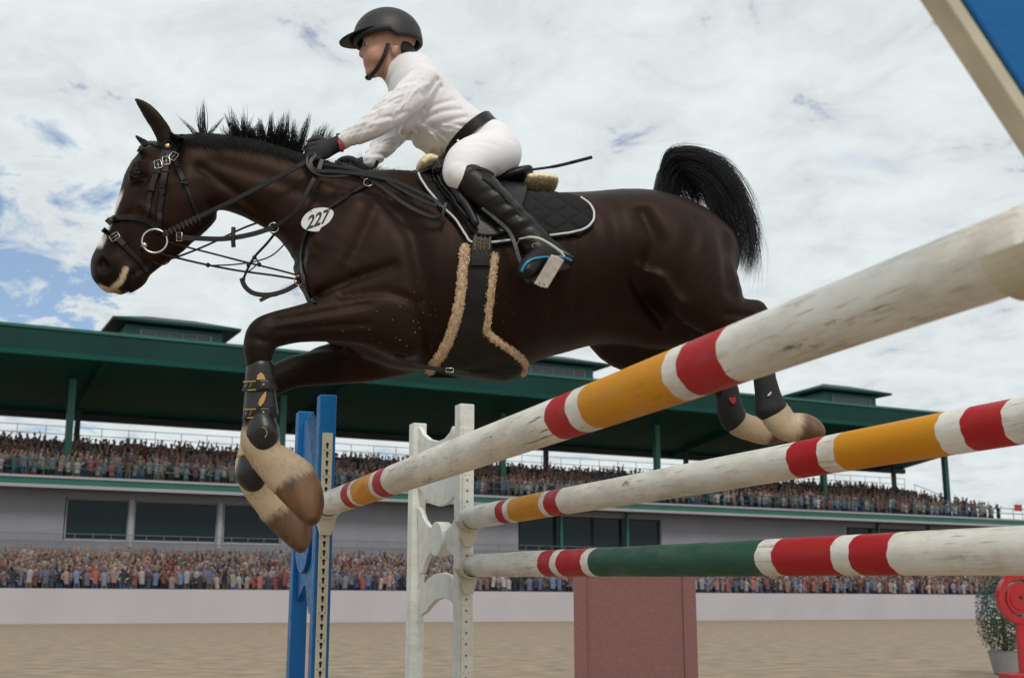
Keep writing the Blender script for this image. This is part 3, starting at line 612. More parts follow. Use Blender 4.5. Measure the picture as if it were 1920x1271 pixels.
# ================================================================== the horse
PSI = math.radians(9.0)                                   # the horse comes slightly towards the camera
HU = np.array([math.cos(PSI), math.sin(PSI), 0.0]); HY = np.array([-math.sin(PSI), math.cos(PSI), 0.0])     # along (to the tail), away from the camera
HO = CAM + pray(900, 550) * 4.5
def HP(px, py, w=0.0):
    """pixel -> horse coordinates on the plane w metres to the near side of the horse's middle"""
    d = pray(px, py); k = (np.dot(HO - CAM, HY) - w) / np.dot(d, HY); p = CAM + d * k - HO
    return np.array([np.dot(p, HU), -w, p[2]])
def H2W(P): P = np.atleast_2d(P); return HO + np.outer(P[:, 0], HU) + np.outer(P[:, 1], HY) + np.outer(P[:, 2], UPV)
def MPP(px, py, w=0.0): return float(np.linalg.norm(HP(px + 1, py, w) - HP(px, py, w)))
class Field:
    def __init__(s, lo, hi, h):
        s.lo = np.array(lo, float); s.h = h; s.n = np.ceil((np.array(hi) - s.lo) / h).astype(int) + 1
        s.D = np.full(s.n, 0.2, np.float32); s.ax = [s.lo[i] + h * np.arange(s.n[i]) for i in range(3)]
    def box(s, lo, hi):
        a = np.clip(np.floor((lo - s.lo) / s.h).astype(int), 0, s.n - 1); b = np.clip(np.ceil((hi - s.lo) / s.h).astype(int) + 1, 1, s.n)
        return a, b
    def chain(s, st, k=0.03, sub=4, mode='add', flat_end=False):
        """st rows: cx cy cz nx ny nz ra rb  - elliptic sections swept along the row centres"""
        Q = crom(np.array(st, float), sub); mg = 0.05
        R = np.maximum(Q[:, 6], Q[:, 7])[:, None]; lo = (Q[:, :3] - R).min(0) - mg; hi = (Q[:, :3] + R).max(0) + mg
        a, b = s.box(lo, hi)
        if (b <= a).any(): return
        T = np.full(b - a, 0.2, np.float32)
        for i in range(len(Q) - 1):
            c0, c1 = Q[i, :3], Q[i + 1, :3]; d = c1 - c0; Ld = np.linalg.norm(d)
            if Ld < 1e-6: continue
            d = d / Ld; r = max(Q[i, 6], Q[i, 7], Q[i + 1, 6], Q[i + 1, 7])
            a2, b2 = s.box(np.minimum(c0, c1) - r - mg, np.maximum(c0, c1) + r + mg); a2 = np.maximum(a2, a); b2 = np.minimum(b2, b)
            if (b2 <= a2).any(): continue
            X = s.ax[0][a2[0]:b2[0], None, None] - c0[0]; Y = s.ax[1][None, a2[1]:b2[1], None] - c0[1]; Z = s.ax[2][None, None, a2[2]:b2[2]] - c0[2]
            n = (Q[i, 3:6] + Q[i + 1, 3:6]) / 2; n = n - d * np.dot(n, d); n /= np.linalg.norm(n) + 1e-9; l = np.cross(d, n)
            al = X * d[0] + Y * d[1] + Z * d[2]; t = np.clip(al / Ld, 0, 1); ra = Q[i, 6] + (Q[i + 1, 6] - Q[i, 6]) * t; rb = Q[i, 7] + (Q[i + 1, 7] - Q[i, 7]) * t
            e = al - t * Ld; pn = X * n[0] + Y * n[1] + Z * n[2]; pl = X * l[0] + Y * l[1] + Z * l[2]; rm = np.minimum(ra, rb)
            if flat_end and i == len(Q) - 2: rm = np.where(e > 0, 0.006, rm)
            qa, qb, qe = pn / ra, pl / rb, e / rm
            k0 = np.sqrt(qa * qa + qb * qb + qe * qe) + 1e-6; k1 = np.sqrt((qa / ra) ** 2 + (qb / rb) ** 2 + (qe / rm) ** 2) + 1e-6
            dd = (k0 * (k0 - 1) / k1).astype(np.float32); dd = np.where(k0 < .3, -rm * .7, dd)
            sl = tuple(slice(a2[j] - a[j], b2[j] - a[j]) for j in range(3)); T[sl] = np.minimum(T[sl], dd)
        sl = tuple(slice(a[j], b[j]) for j in range(3)); D = s.D[sl]
        if mode == 'add': h = np.maximum(k - np.abs(D - T), 0) / k; s.D[sl] = np.minimum(D, T) - h * h * k / 4
        else: h = np.maximum(k - np.abs(D + T), 0) / k; s.D[sl] = np.maximum(D, -T) + h * h * k / 4
    def stroke(s, pts, amp, sig, side=0):
        """raise (amp < 0) or cut (amp > 0) a soft line; pts in field coordinates (x, z); side -1: only y < 0"""
        P = np.array(pts, float); lo = P.min(0) - 3 * sig; hi = P.max(0) + 3 * sig
        i0, i1 = np.searchsorted(s.ax[0], [lo[0], hi[0]]); k0, k1 = np.searchsorted(s.ax[2], [lo[1], hi[1]])
        X, Z = np.meshgrid(s.ax[0][i0:i1], s.ax[2][k0:k1], indexing='ij'); best = np.full(X.shape, 9.0)
        for a, b in zip(P[:-1], P[1:]):
            d = b - a; t = np.clip(((X - a[0]) * d[0] + (Z - a[1]) * d[1]) / (d @ d + 1e-12), 0, 1); best = np.minimum(best, (X - a[0] - t * d[0]) ** 2 + (Z - a[1] - t * d[1]) ** 2)
        G = (amp * np.exp(-best / (sig * sig))).astype(np.float32)[:, None, :]
        if side: G = G * ((s.ax[1] * -side < 0) if False else (s.ax[1] < 0))[None, :, None]
        s.D[i0:i1, :, k0:k1] += G
    def mesh(s, smooth=2):
        D = s.D; n = s.n; ins = D < 0
        c = np.zeros(n - 1, np.int8)
        for dx in (0, 1):
            for dy in (0, 1):
                for dz in (0, 1): c += ins[dx:n[0] - 1 + dx, dy:n[1] - 1 + dy, dz:n[2] - 1 + dz]
        act = np.argwhere((c > 0) & (c < 8)); idx = np.full(n - 1, -1, np.int64); idx[tuple(act.T)] = np.arange(len(act))
        acc = np.zeros((len(act), 3)); cnt = np.zeros(len(act))
        cor = [(0, 0, 0), (1, 0, 0), (0, 1, 0), (1, 1, 0), (0, 0, 1), (1, 0, 1), (0, 1, 1), (1, 1, 1)]
        val = [D[act[:, 0] + o[0], act[:, 1] + o[1], act[:, 2] + o[2]].astype(float) for o in cor]
        for a in range(8):
            for b in range(a + 1, 8):
                if sum(abs(x - y) for x, y in zip(cor[a], cor[b])) != 1: continue
                m = (val[a] < 0) != (val[b] < 0); t = val[a][m] / (val[a][m] - val[b][m]); oa, ob = np.array(cor[a], float), np.array(cor[b], float)
                acc[m] += oa + t[:, None] * (ob - oa); cnt[m] += 1
        V = s.lo + s.h * (act + acc / cnt[:, None]); Fc = []
        for axn in range(3):
            o = np.eye(3, dtype=int)[axn]; u, v = np.eye(3, dtype=int)[(axn + 1) % 3], np.eye(3, dtype=int)[(axn + 2) % 3]
            A = ins[:n[0] - o[0], :n[1] - o[1], :n[2] - o[2]]; B = ins[o[0]:, o[1]:, o[2]:]; e = np.argwhere(A != B)
            e = e[(e[:, (axn + 1) % 3] > 0) & (e[:, (axn + 2) % 3] > 0) & (e[:, (axn + 1) % 3] < n[(axn + 1) % 3] - 1) & (e[:, (axn + 2) % 3] < n[(axn + 2) % 3] - 1)]
            q = np.stack([idx[tuple((e - u - v).T)], idx[tuple((e - v).T)], idx[tuple(e.T)], idx[tuple((e - u).T)]], 1); fl = ~A[tuple(e.T)]
            q[fl] = q[fl][:, ::-1]; Fc.append(q)
        Fc = np.concatenate(Fc); ed = np.concatenate([Fc[:, [i, (i + 1) % 4]] for i in range(4)])
        for _ in range(smooth):
            S_ = np.zeros_like(V); C_ = np.zeros(len(V))
            for i, j in ((0, 1), (1, 0)):
                for ax_i in range(3): S_[:, ax_i] += np.bincount(ed[:, i], V[ed[:, j], ax_i], len(V))
                C_ += np.bincount(ed[:, i], minlength=len(V))
            V = V * .4 + .6 * S_ / C_[:, None]
        return V, Fc
def st2(ax_, ay_, bx_, by_, w, lat, w2=None):
    """station from two outline pixels"""
    a, b = HP(ax_, ay_, w), HP(bx_, by_, w if w2 is None else w2); c = (a + b) / 2; n = a - b; r = np.linalg.norm(n) / 2
    return [*c, *(n / (2 * r)), r, lat]
def stc(px, py, r, w, lat, n=(0, 0, 1)):
    """station from a centre pixel and a radius in pixels"""
    return [*HP(px, py, w), *n, r * MPP(px, py, w), lat]
Hf = Field(HP(150, 1060) * [1, 0, 1] + [-.14, -.37, 0], HP(1560, 160) * [1, 0, 1] + [0, .37, 0], 0.0072)
torso = [st2(686, 350, 678, 606, 0, .19), st2(740, 334, 742, 682, 0, .235), st2(830, 346, 830, 694, 0, .28), st2(930, 362, 935, 690, 0, .30), st2(1020, 369, 1035, 652, 0, .305),
         st2(1100, 368, 1110, 615, 0, .295), st2(1180, 363, 1190, 590, 0, .285), st2(1245, 376, 1255, 580, 0, .265), st2(1298, 404, 1300, 566, 0, .215)]
Hf.chain(torso, .05)
Hf.chain([stc(700, 372, 46, 0, .05), stc(760, 372, 42, 0, .05), stc(830, 385, 36, 0, .06)], .10)          # withers
neck = [st2(742, 338, 600, 575, 0, .155), st2(648, 316, 560, 490, 0, .125), st2(565, 292, 518, 444, 0, .10), st2(482, 268, 458, 409, 0, .088), st2(410, 257, 408, 394, 0, .078), st2(352, 254, 388, 388, 0, .075)]
Hf.chain(neck, .06)
head = [st2(325, 252, 391, 376, 0, .074), st2(285, 265, 387, 410, 0, .084), st2(263, 296, 381, 438, 0, .090), st2(246, 335, 358, 460, 0, .086), st2(230, 374, 338, 478, 0, .068), st2(211, 411, 310, 494, 0, .056),
        st2(187, 451, 286, 511, 0, .050), st2(177, 485, 266, 534, 0, .050), st2(184, 520, 248, 540, 0, .043)]
Hf.chain(head, .03)
Hf.chain([stc(197, 494, 23, .028, .028), stc(194, 514, 20, .025, .027)], .03); Hf.chain([stc(197, 494, 23, -.028, .028), stc(194, 514, 20, -.025, .027)], .03)
Hf.chain([stc(252, 520, 22, 0, .040), stc(238, 538, 14, 0, .034)], .02)                                    # chin
for sg in (1, -1):
    Hf.chain([stc(338, 352, 52, .045 * sg, .042), stc(345, 375, 42, .045 * sg, .038)], .035)               # cheek
    Hf.chain([stc(262, 312, 16, .075 * sg, .020), stc(252, 330, 12, .078 * sg, .018)], .03)                # brow
    Hf.chain([stc(690, 420, 74, .14 * sg, .075), stc(640, 480, 66, .15 * sg, .07), stc(612, 528, 50, .13 * sg, .075)], .05)   # shoulder
    Hf.chain([stc(735, 480, 60, .16 * sg, .055), stc(752, 560, 62, .165 * sg, .07), stc(764, 628, 40, .165 * sg, .06)], .09)    # triceps, elbow
    Hf.chain([stc(625, 545, 34, .07 * sg, .07), stc(640, 610, 46, .07 * sg, .07)], .04)                    # breast
# ears: near one upright, far one seen as a tip
Hf.chain([stc(314, 270, 15, .055, .022, (.75, 0, -.6)), stc(303, 244, 17, .06, .022, (.75, 0, -.6)), stc(286, 219, 16, .07, .018, (.8, 0, -.6)), stc(269, 199, 11, .075, .013, (.8, 0, -.6)), stc(254, 186, 3.5, .075, .007, (.8, 0, -.6))], .02)
Hf.chain([stc(300, 285, 16, -.06, .022, (.75, 0, -.6)), stc(281, 276, 11, -.07, .018, (.75, 0, -.6)), stc(264, 263, 6, -.08, .012, (.8, 0, -.6)), stc(255, 255, 3, -.08, .007, (.8, 0, -.6))], .02)
# near foreleg
nf = [st2(742, 530, 752, 660, .15, .085), st2(690, 540, 692, 648, .17, .078), st2(620, 558, 616, 641, .18, .062), st2(560, 574, 556, 642, .18, .053), st2(512, 585, 522, 650, .18, .048), st2(478, 600, 512, 655, .18, .047),
      st2(457, 642, 514, 660, .18, .047), st2(459, 668, 510, 672, .18, .042), st2(464, 705, 512, 702, .18, .034), st2(464, 745, 513, 742, .18, .034), st2(458, 788, 519, 782, .18, .040), st2(450, 826, 523, 820, .18, .047),
      st2(465, 858, 531, 846, .18, .043), st2(489, 896, 552, 850, .18, .044), st2(514, 926, 572, 860, .18, .050)]
Hf.chain(nf, .065, flat_end=True)
ff = [st2(750, 575, 752, 706, -.16, .085), st2(690, 625, 690, 716, -.17, .075), st2(610, 648, 606, 722, -.18, .058), st2(552, 668, 548, 727, -.18, .05), st2(500, 690, 512, 744, -.18, .047), st2(466, 716, 512, 740, -.18, .046),
      st2(456, 756, 504, 754, -.18, .042), st2(454, 800, 500, 800, -.18, .034), st2(448, 840, 502, 840, -.18, .038), st2(440, 882, 508, 872, -.18, .046), st2(452, 918, 522, 890, -.18, .043), st2(480, 958, 545, 905, -.18, .045), st2(500, 985, 556, 920, -.18, .050)]
Hf.chain(ff, .055, flat_end=True)
# hind legs
for sg in (1, -1):
    Hf.chain([stc(1215, 430, 62, .14 * sg, .11), stc(1270, 490, 80, .15 * sg, .11), stc(1318, 520, 56, .13 * sg, .09)], .06)
nh = [st2(1215, 420, 1225, 540, .16, .11), st2(1300, 430, 1235, 555, .175, .11), st2(1368, 495, 1262, 590, .18, .095), st2(1385, 550, 1316, 622, .18, .07), st2(1398, 562, 1362, 632, .18, .05), st2(1432, 572, 1396, 628, .175, .042),
      st2(1440, 605, 1402, 628, .17, .042), st2(1448, 655, 1408, 655, .165, .033), st2(1454, 705, 1414, 705, .16, .031), st2(1462, 742, 1420, 752, .16, .036), st2(1480, 764, 1434, 796, .16, .043), st2(1484, 780, 1460, 822, .16, .038), st2(1492, 775, 1492, 829, .16, .044)]
Hf.chain(nh, .05, flat_end=True)
Hf.chain([stc(1415, 583, 21, .175, .028), stc(1424, 590, 16, .175, .024)], .02)
fh = [st2(1230, 430, 1200, 560, -.14, .11), st2(1200, 480, 1125, 590, -.17, .11), st2(1190, 560, 1112, 650, -.175, .10), st2(1215, 600, 1160, 690, -.175, .085), st2(1275, 610, 1250, 695, -.17, .07), st2(1345, 615, 1325, 690, -.165, .052), st2(1388, 625, 1350, 672, -.165, .044),
      st2(1384, 655, 1346, 672, -.16, .042), st2(1376, 700, 1338, 702, -.16, .033), st2(1382, 740, 1342, 748, -.16, .034), st2(1402, 782, 1358, 796, -.16, .043), st2(1418, 782, 1398, 824, -.16, .038), st2(1432, 786, 1434, 834, -.16, .042)]
Hf.chain(fh, .05, flat_end=True)
Hf.chain([stc(1060, 622, 26, 0, .12), stc(1120, 612, 30, 0, .12), stc(1180, 606, 40, 0, .11), stc(1240, 608, 46, 0, .10), stc(1300, 605, 40, 0, .08)], .06)
# muscle lines, folds and hollows
SK = 1.7
def strokes(F_, lst, w=.15):
    for pts, amp, sg_ in lst:
        q = [HP(x, y, w) for x, y in pts]; F_.stroke([(p[0], p[2]) for p in q], amp * SK, sg_ * MPP(*pts[0]))
strokes(Hf, [([(398, 368), (450, 385), (515, 425), (560, 478)], .009, 9), ([(372, 300), (430, 338), (500, 395)], .008, 9), ([(400, 290), (500, 320), (600, 372)], .005, 14), ([(655, 365), (612, 430), (592, 500)], .008, 13),
             ([(735, 380), (772, 460), (792, 560), (800, 640)], .012, 18), ([(596, 556), (660, 530), (735, 512)], .008, 9), ([(700, 400), (672, 470), (640, 520)], .006, 12), ([(640, 565), (720, 560), (780, 580)], .006, 9),
             ([(512, 610), (580, 601), (690, 582)], .005, 6), ([(520, 628), (600, 622), (690, 618)], .004, 5), ([(488, 690), (488, 780)], .004, 6), ([(1190, 420), (1212, 470), (1196, 512)], .014, 15), ([(1185, 516), (1225, 538), (1260, 580)], -.012, 9),
             ([(1180, 535), (1220, 560), (1250, 600)], .012, 12), ([(1352, 450), (1345, 510), (1352, 560)], .008, 11), ([(1290, 430), (1270, 500), (1262, 560)], .005, 14), ([(1350, 600), (1400, 600)], .005, 6),
             ([(850, 420), (868, 600)], .003, 10), ([(1000, 420), (1030, 600)], .004, 10), ([(1050, 420), (1075, 590)], .004, 10), ([(1098, 430), (1120, 580)], .004, 10), ([(1130, 400), (1150, 560)], .006, 16),
             ([(300, 340), (294, 395), (312, 436)], .006, 7), ([(256, 370), (300, 404)], -.004, 6), ([(232, 470), (222, 420), (236, 385)], .004, 9), ([(244, 322), (256, 316), (272, 322), (262, 334), (246, 332)], .005, 4),
             ([(240, 498), (231, 522), (207, 547)], .007, 3.5), ([(270, 475), (252, 490), (240, 498)], .004, 4), ([(202, 505), (205, 520), (196, 535)], .004, 6), ([(470, 640), (500, 648)], .004, 5)])
for sg in (1, -1): Hf.chain([stc(190, 485, 6, .060 * sg, .024), stc(193, 495, 9, .060 * sg, .026), stc(192, 505, 7, .058 * sg, .022)], .006, mode='cut')
HV, HF_ = Hf.mesh(2)
del Hf
HPX = proj(H2W(HV)); px, py = HPX[:, 0], HPX[:, 1]; wl = -HV[:, 1]
def sstep(a, b, x): t = np.clip((x - a) / (b - a), 0, 1); return t * t * (3 - 2 * t)
def lerpc(c, col, f): return c * (1 - f[:, None]) + np.array(col) * f[:, None]
hc = np.tile(np.array([.0135, .0058, .0038]), (len(HV), 1))
hc = lerpc(hc, (.0175, .0078, .0050), sstep(380, 560, px) * (1 - sstep(620, 780, px)) * .7)
blk_ = (.0055, .0042, .004)
hc = lerpc(hc, blk_, (1 - sstep(225, 262, px + (py - 470) * -.35)) * sstep(440, 505, py))                 # muzzle
fl_ = (px < 640) & (py > 560); hc = lerpc(hc, blk_, fl_ * (1 - sstep(520, 640, px)) * sstep(560, 600, py) * .85)
hc = lerpc(hc, blk_, ((px < 640) & (py > 640)) * sstep(640, 680, py) * .9)
hc = lerpc(hc, blk_, (px > 1330) * sstep(600, 660, py))
hc = lerpc(hc, blk_, ((px < 330) & (py < 268)) * .9 + 0.0)                                                 # ears
bl = np.maximum(((px < 625)) * sstep(790, 815, py), (px > 1330) * sstep(745, 765, py))
hc = lerpc(hc, (.47, .36, .24), bl)
hc = lerpc(hc, (.55, .47, .36), ((px < 470) & (py > 830)) * (1 - sstep(440, 462, px)) * .8)
# face markings: blaze down the front, pale lips
fx = np.interp(py, [290, 330, 370, 408, 450, 486, 520], [256, 235, 222, 207, 192, 179, 186])
hc = lerpc(hc, (.72, .70, .66), ((py > 352) & (py < 470) & (px < 300)) * (1 - sstep(4, 8, px - fx)) * sstep(352, 372, py) * (1 - sstep(455, 470, py)) * 1.0)
def seg_d(a, b):
    a, b = np.array(a, float), np.array(b, float); d = b - a; t = np.clip(((px - a[0]) * d[0] + (py - a[1]) * d[1]) / (d @ d), 0, 1); return np.hypot(px - a[0] - t * d[0], py - a[1] - t * d[1])
lip = np.minimum.reduce([seg_d((236, 505), (227, 527)), seg_d((227, 527), (206, 546)), seg_d((206, 546), (186, 538))])
hc = lerpc(hc, (.46, .36, .24), (px < 300) * (1 - sstep(3.5, 7, lip)))
hc = lerpc(hc, (.30, .19, .11), ((px < 300)) * (1 - sstep(9, 14, np.hypot(px - 216, py - 552))) * .8)
hc = lerpc(hc, (.003, .0025, .0025), (px < 210) * (1 - sstep(6, 9, np.hypot((px - 189) * 1.1, (py - 497) * .62))))
sp = np.exp(-((px - 800) / 260) ** 2 - ((py - 620) / 110) ** 2)
M_coat = mat('dark_bay_coat', (.03, .014, .009),   .50, attr=True, spec=.24, bump=.12, bscale=300, var=.22, vscale=5, stretch=(.35, 1, .8))
nt = M_coat.node_tree; b_ = nt.nodes['Principled BSDF']; b_.inputs['Specular Tint'].default_value = (.85, .62, .50, 1); src = b_.inputs['Base Color'].links[0].from_socket; N_ = nt.nodes.new
vo = N_('ShaderNodeTexVoronoi'); vo.inputs['Scale'].default_value = 62; tcn = N_('ShaderNodeTexCoord'); nt.links.new(tcn.outputs['Object'], vo.inputs['Vector'])
at_ = N_('ShaderNodeAttribute'); at_.attribute_name = 'Col'; sc_ = N_('ShaderNodeMath'); sc_.operation = 'MULTIPLY'; sc_.inputs[1].default_value = .17; nt.links.new(at_.outputs['Alpha'], sc_.inputs[0])
wn_ = N_('ShaderNodeTexWhiteNoise'); nt.links.new(vo.outputs['Position'], wn_.inputs['Vector']); m1 = N_('ShaderNodeMath'); m1.operation = 'MULTIPLY'; nt.links.new(sc_.outputs[0], m1.inputs[0]); nt.links.new(wn_.outputs['Value'], m1.inputs[1])
lt = N_('ShaderNodeMath'); lt.operation = 'LESS_THAN'; nt.links.new(vo.outputs['Distance'], lt.inputs[0]); nt.links.new(m1.outputs[0], lt.inputs[1])
mxs = N_('ShaderNodeMix'); mxs.data_type = 'RGBA'; nt.links.new(lt.outputs[0], mxs.inputs[0]); nt.links.new(src, mxs.inputs[6]); mxs.inputs[7].default_value = (.30, .17, .08, 1); nt.links.new(mxs.outputs[2], b_.inputs['Base Color'])
horse = mesh_obj('horse', HV, HF_, M_coat, smooth=True, attr=np.concatenate([hc, sp[:, None]], 1))
horse.location = HO; horse.rotation_euler = (0, 0, PSI)
tag(horse, 'dark bay horse in mid-jump with pale pasterns, black mane and raised tail', 'horse')
BV = BVHTree.FromPolygons([tuple(v) for v in HV.tolist()], HF_.tolist())
RL = Matrix(((HU[0], HU[1], HU[2]), (HY[0], HY[1], HY[2]), (0, 0, 1)))
CL = Vector(RL @ Vector(CAM - HO))
def on(px_, py_, lift=0.004, default_w=.2):
    """pixel -> (point on the horse's skin, outward normal) in horse coordinates"""
    d = RL @ Vector(pray(px_, py_)); h = BV.ray_cast(CL, d.normalized())
    if h[0] is None: return HP(px_, py_, default_w), np.array([0, -1.0, 0]), False
    n = np.array(h[1]); 
    if n @ np.array(d) > 0: n = -n
    return np.array(h[0]) + n * lift, n, True
def hpart(mb, name, m, **kw): return mb.build(name, m, horse, **kw)
# hooves
M_hoof = mat('brown_hoof_horn', (.115, .054, .022), .55, attr=True, var=.5, vscale=24, bump=.15, bscale=60, stretch=(1, 1, .3))
def hoof(stations):
    pts = np.array(stations); f = Field(pts[:, :3].min(0) - .11, pts[:, :3].max(0) + .11, .0055); f.chain(stations, .01, 6, flat_end=True); v, q = f.mesh(1)
    c0 = np.array(stations[0][:3]); ax_h = np.array(stations[-1][:3]) - c0; ax_h /= np.linalg.norm(ax_h); tt = (v - c0) @ ax_h + .004 * np.sin(v @ np.array([230., 310, 190])); k_ = np.clip((tt + .012) / .034, 0, 1)[:, None]; k_ = k_ * k_ * (3 - 2 * k_)
    return mesh_obj('hoof', v, q, M_hoof, horse, smooth=True, attr=np.array([.42, .31, .20]) * (1 - k_) + np.array([.115, .055, .024]) * k_)
hoof([st2(522, 932, 576, 862, .18, .052), st2(536, 948, 592, 890, .18, .058), st2(556, 968, 598, 922, .18, .060), st2(574, 984, 594, 958, .18, .056)])
hoof([st2(506, 990, 560, 926, -.18, .052), st2(524, 1008, 574, 952, -.18, .058), st2(542, 1024, 576, 984, -.18, .060), st2(558, 1036, 570, 1012, -.18, .054)])
hoof([st2(1490, 774, 1497, 830, .16, .046), st2(1508, 776, 1512, 831, .16, .052), st2(1524, 787, 1524, 830, .16, .052), st2(1533, 802, 1531, 826, .16, .046)])
hoof([st2(1434, 788, 1438, 834, -.16, .044), st2(1450, 792, 1452, 833, -.16, .050), st2(1464, 800, 1464, 830, -.16, .050)])
# eye
ep, en, _ = on(257, 325, -.010); m = MB().ball(ep, (.021, .014, .018), 16); m.build('eye', mat('horse_eye', (.008, .005, .004), .12, spec=.35), horse, smooth=True)
m = MB(); 
for (dy, th) in ((-9, .0035), (8, .003)):
    pp = [on(257 + x, 325 + dy * (1 - (x / 15) ** 2) * .9, .002) for x in np.linspace(-14, 14, 11)]; m.tube([p[0] for p in pp], [th * (1 - abs(i - 5) / 8) for i in range(11)], 6)
m.build('eyelid', mat('eyelid_skin', (.008, .005, .004), .5), horse, smooth=True)
# ---------------------------------------------------------------- hair
def strands(name, curves, m, sides=3, label=None):
    """curves: list of (points array, root radius)"""
    VV, FF = [], []; n = 0
    for P, r in curves:
        k = len(P); t = np.gradient(P, axis=0); t /= np.linalg.norm(t, axis=1)[:, None] + 1e-9
        a = np.cross(t, np.array([.2, 1.0, .1])); a /= np.linalg.norm(a, axis=1)[:, None] + 1e-9; b = np.cross(t, a); rad = r * (1 - np.linspace(0, 1, k) ** 2 * .92)
        ring = np.stack([P + (a * math.cos(x) + b * math.sin(x)) * rad[:, None] for x in np.arange(sides) * 2 * math.pi / sides], 1).reshape(-1, 3); VV.append(ring)
        base = n + np.arange(k - 1)[:, None] * sides + np.arange(sides)[None]; nx = n + np.arange(k - 1)[:, None] * sides + (np.arange(sides) + 1)[None] % sides
        FF.append(np.stack([base, nx, nx + sides, base + sides], -1).reshape(-1, 4)); n += k * sides
    return mesh_obj(name, np.concatenate(VV), np.concatenate(FF), m, horse, smooth=True)
M_hair = mat('black_horse_hair', (.0045, .004, .004), .42, spec=.25)
cv = []
crest = crom([(318, 249), (350, 249), (380, 251), (410, 253), (450, 258), (490, 266), (530, 279), (565, 290), (600, 300), (650, 315), (700, 328), (745, 334)], 8)
def tuft(bx, by, tx, ty, n, spread, bspread, w0=0.0, r0=.0011, bend=.12):
    for _ in range(n):
        b_x = bx + RNG.normal() * bspread; b_y = by + RNG.normal() * 2 + (b_x - bx) * .28; l = RNG.uniform(.55, 1.12); ex = bx + (tx - bx) * l + RNG.normal() * spread * .55; ey = by + (ty - by) * l + RNG.normal() * spread * .6
        w = w0 + RNG.normal() * .012; w2 = w + RNG.normal() * .03; bd = bend * RNG.normal()
        P = []
        for t in np.linspace(0, 1, 7):
            x = b_x + (ex - b_x) * t; y = b_y + 6 * (1 - t) + (ey - b_y) * t; o = bd * math.sin(math.pi * t) * 40; P.append(HP(x + o * .6, y + o * .3, w + (w2 - w) * t))
        cv.append((crom(P, 2), r0 * RNG.uniform(.7, 1.3)))
for a in ((374, 250, 341, 214, 12, 3, 3), (377, 250, 362, 201, 9, 2.5, 2), (382, 250, 385, 187, 34, 2.5, 3), (386, 250, 416, 214, 14, 3, 3), (372, 250, 355, 235, 12, 5, 5),
          (452, 258, 435, 223, 40, 6, 8), (466, 260, 454, 216, 55, 6, 8), (482, 264, 470, 228, 55, 7, 9), (497, 268, 484, 221, 80, 5, 8), (508, 271, 503, 212, 85, 4, 7), (520, 276, 524, 210, 70, 4, 5), (532, 280, 547, 208, 75, 4, 5), (545, 284, 560, 222, 60, 5, 6),
          (556, 287, 578, 216, 70, 5, 6), (570, 291, 596, 232, 70, 6, 7), (582, 295, 610, 232, 90, 5, 6), (592, 299, 622, 240, 60, 5, 6), (508, 271, 515, 240, 70, 8, 10), (440, 257, 420, 240, 30, 6, 10), (660, 314, 650, 288, 12, 7, 6), (672, 318, 678, 286, 12, 4, 4), (655, 316, 640, 292, 8, 4, 4)): tuft(a[0], a[1], a[2] + RNG.normal() * 4, a[3] + (RNG.random() - .35) * 9, *a[4:])
for _ in range(34):
    i = RNG.integers(30, 62); bx, by = crest[i]; sw = -12 if bx < 500 else 14; tuft(bx, by, bx + sw + RNG.normal() * 13, by - RNG.uniform(18, 64), int(RNG.integers(8, 30)), 4, 5)
for _ in range(2300):                                      # mane lying along the crest on the near side
    i = RNG.integers(0, len(crest) - 8); bx, by = crest[i]; ln = RNG.uniform(22, 46) * (1 if bx < 620 else .55); ang = RNG.normal(.62, .22); P = []
    w0 = RNG.uniform(-.01, .02)
    for t in np.linspace(0, 1, 5):
        x, y = bx + math.cos(ang) * ln * t, by + 3 + math.sin(ang) * ln * t; p, n_, ok = on(x, y, .004 + .006 * RNG.random())
        P.append(p if ok else HP(x, y, w0))
    cv.append((crom(P, 2), .0012))
for _ in range(260):                                       # short hair at the withers
    bx = RNG.uniform(655, 768); by = np.interp(bx, [650, 768], [316, 334]); tuft(bx, by, bx + RNG.uniform(18, 40), by - RNG.uniform(2, 12), 1, 3, 1)
strands('mane', cv, M_hair)
cv = []
outer = crom([(1230, 376), (1234, 330), (1243, 296), (1262, 279), (1312, 279), (1362, 305), (1398, 355), (1417, 415), (1418, 470), (1404, 512)], 5)
inner = crom([(1272, 384), (1280, 352), (1292, 340), (1306, 342), (1320, 360), (1330, 385), (1345, 420), (1360, 450), (1378, 475), (1388, 492)], 5)
for k in range(3000):
    s_ = RNG.beta(1.3, 1.1); G = outer * (1 - s_) + inner * s_; st_ = 0; en_ = len(G) * RNG.uniform(.55, 1.04) if RNG.random() < .7 else len(G) * RNG.uniform(.4, .7)
    n_ = 14; ii = np.linspace(RNG.uniform(0, 12), min(en_ - 1, len(G) - 1), n_); P2 = np.stack([np.interp(ii, np.arange(len(G)), G[:, j]) for j in (0, 1)], 1)
    ph = RNG.uniform(0, 6.28, 2); am = RNG.uniform(1.0, 5.0); lam = np.linspace(0, 1, n_); dirn = RNG.normal(size=2) * np.array([9, 8]); clump = round(s_ * 10) / 10 - s_
    P2 = P2 + (np.outer(lam ** 1.6, dirn)) + np.stack([np.sin(lam * 7 + ph[0]), np.sin(lam * 6 + ph[1])], 1) * am * lam[:, None]; P2 += (inner[np.clip(ii.astype(int), 0, len(inner) - 1)] - outer[np.clip(ii.astype(int), 0, len(outer) - 1)]) * (clump * lam[:, None] ** 1.3 * 1.0)
    w0 = RNG.normal() * .022; w1 = w0 + RNG.normal() * .06
    cv.append((np.array([HP(x, y, w0 + (w1 - w0) * t) for (x, y), t in zip(P2, lam)]), .0011 * RNG.uniform(.6, 1.3)))
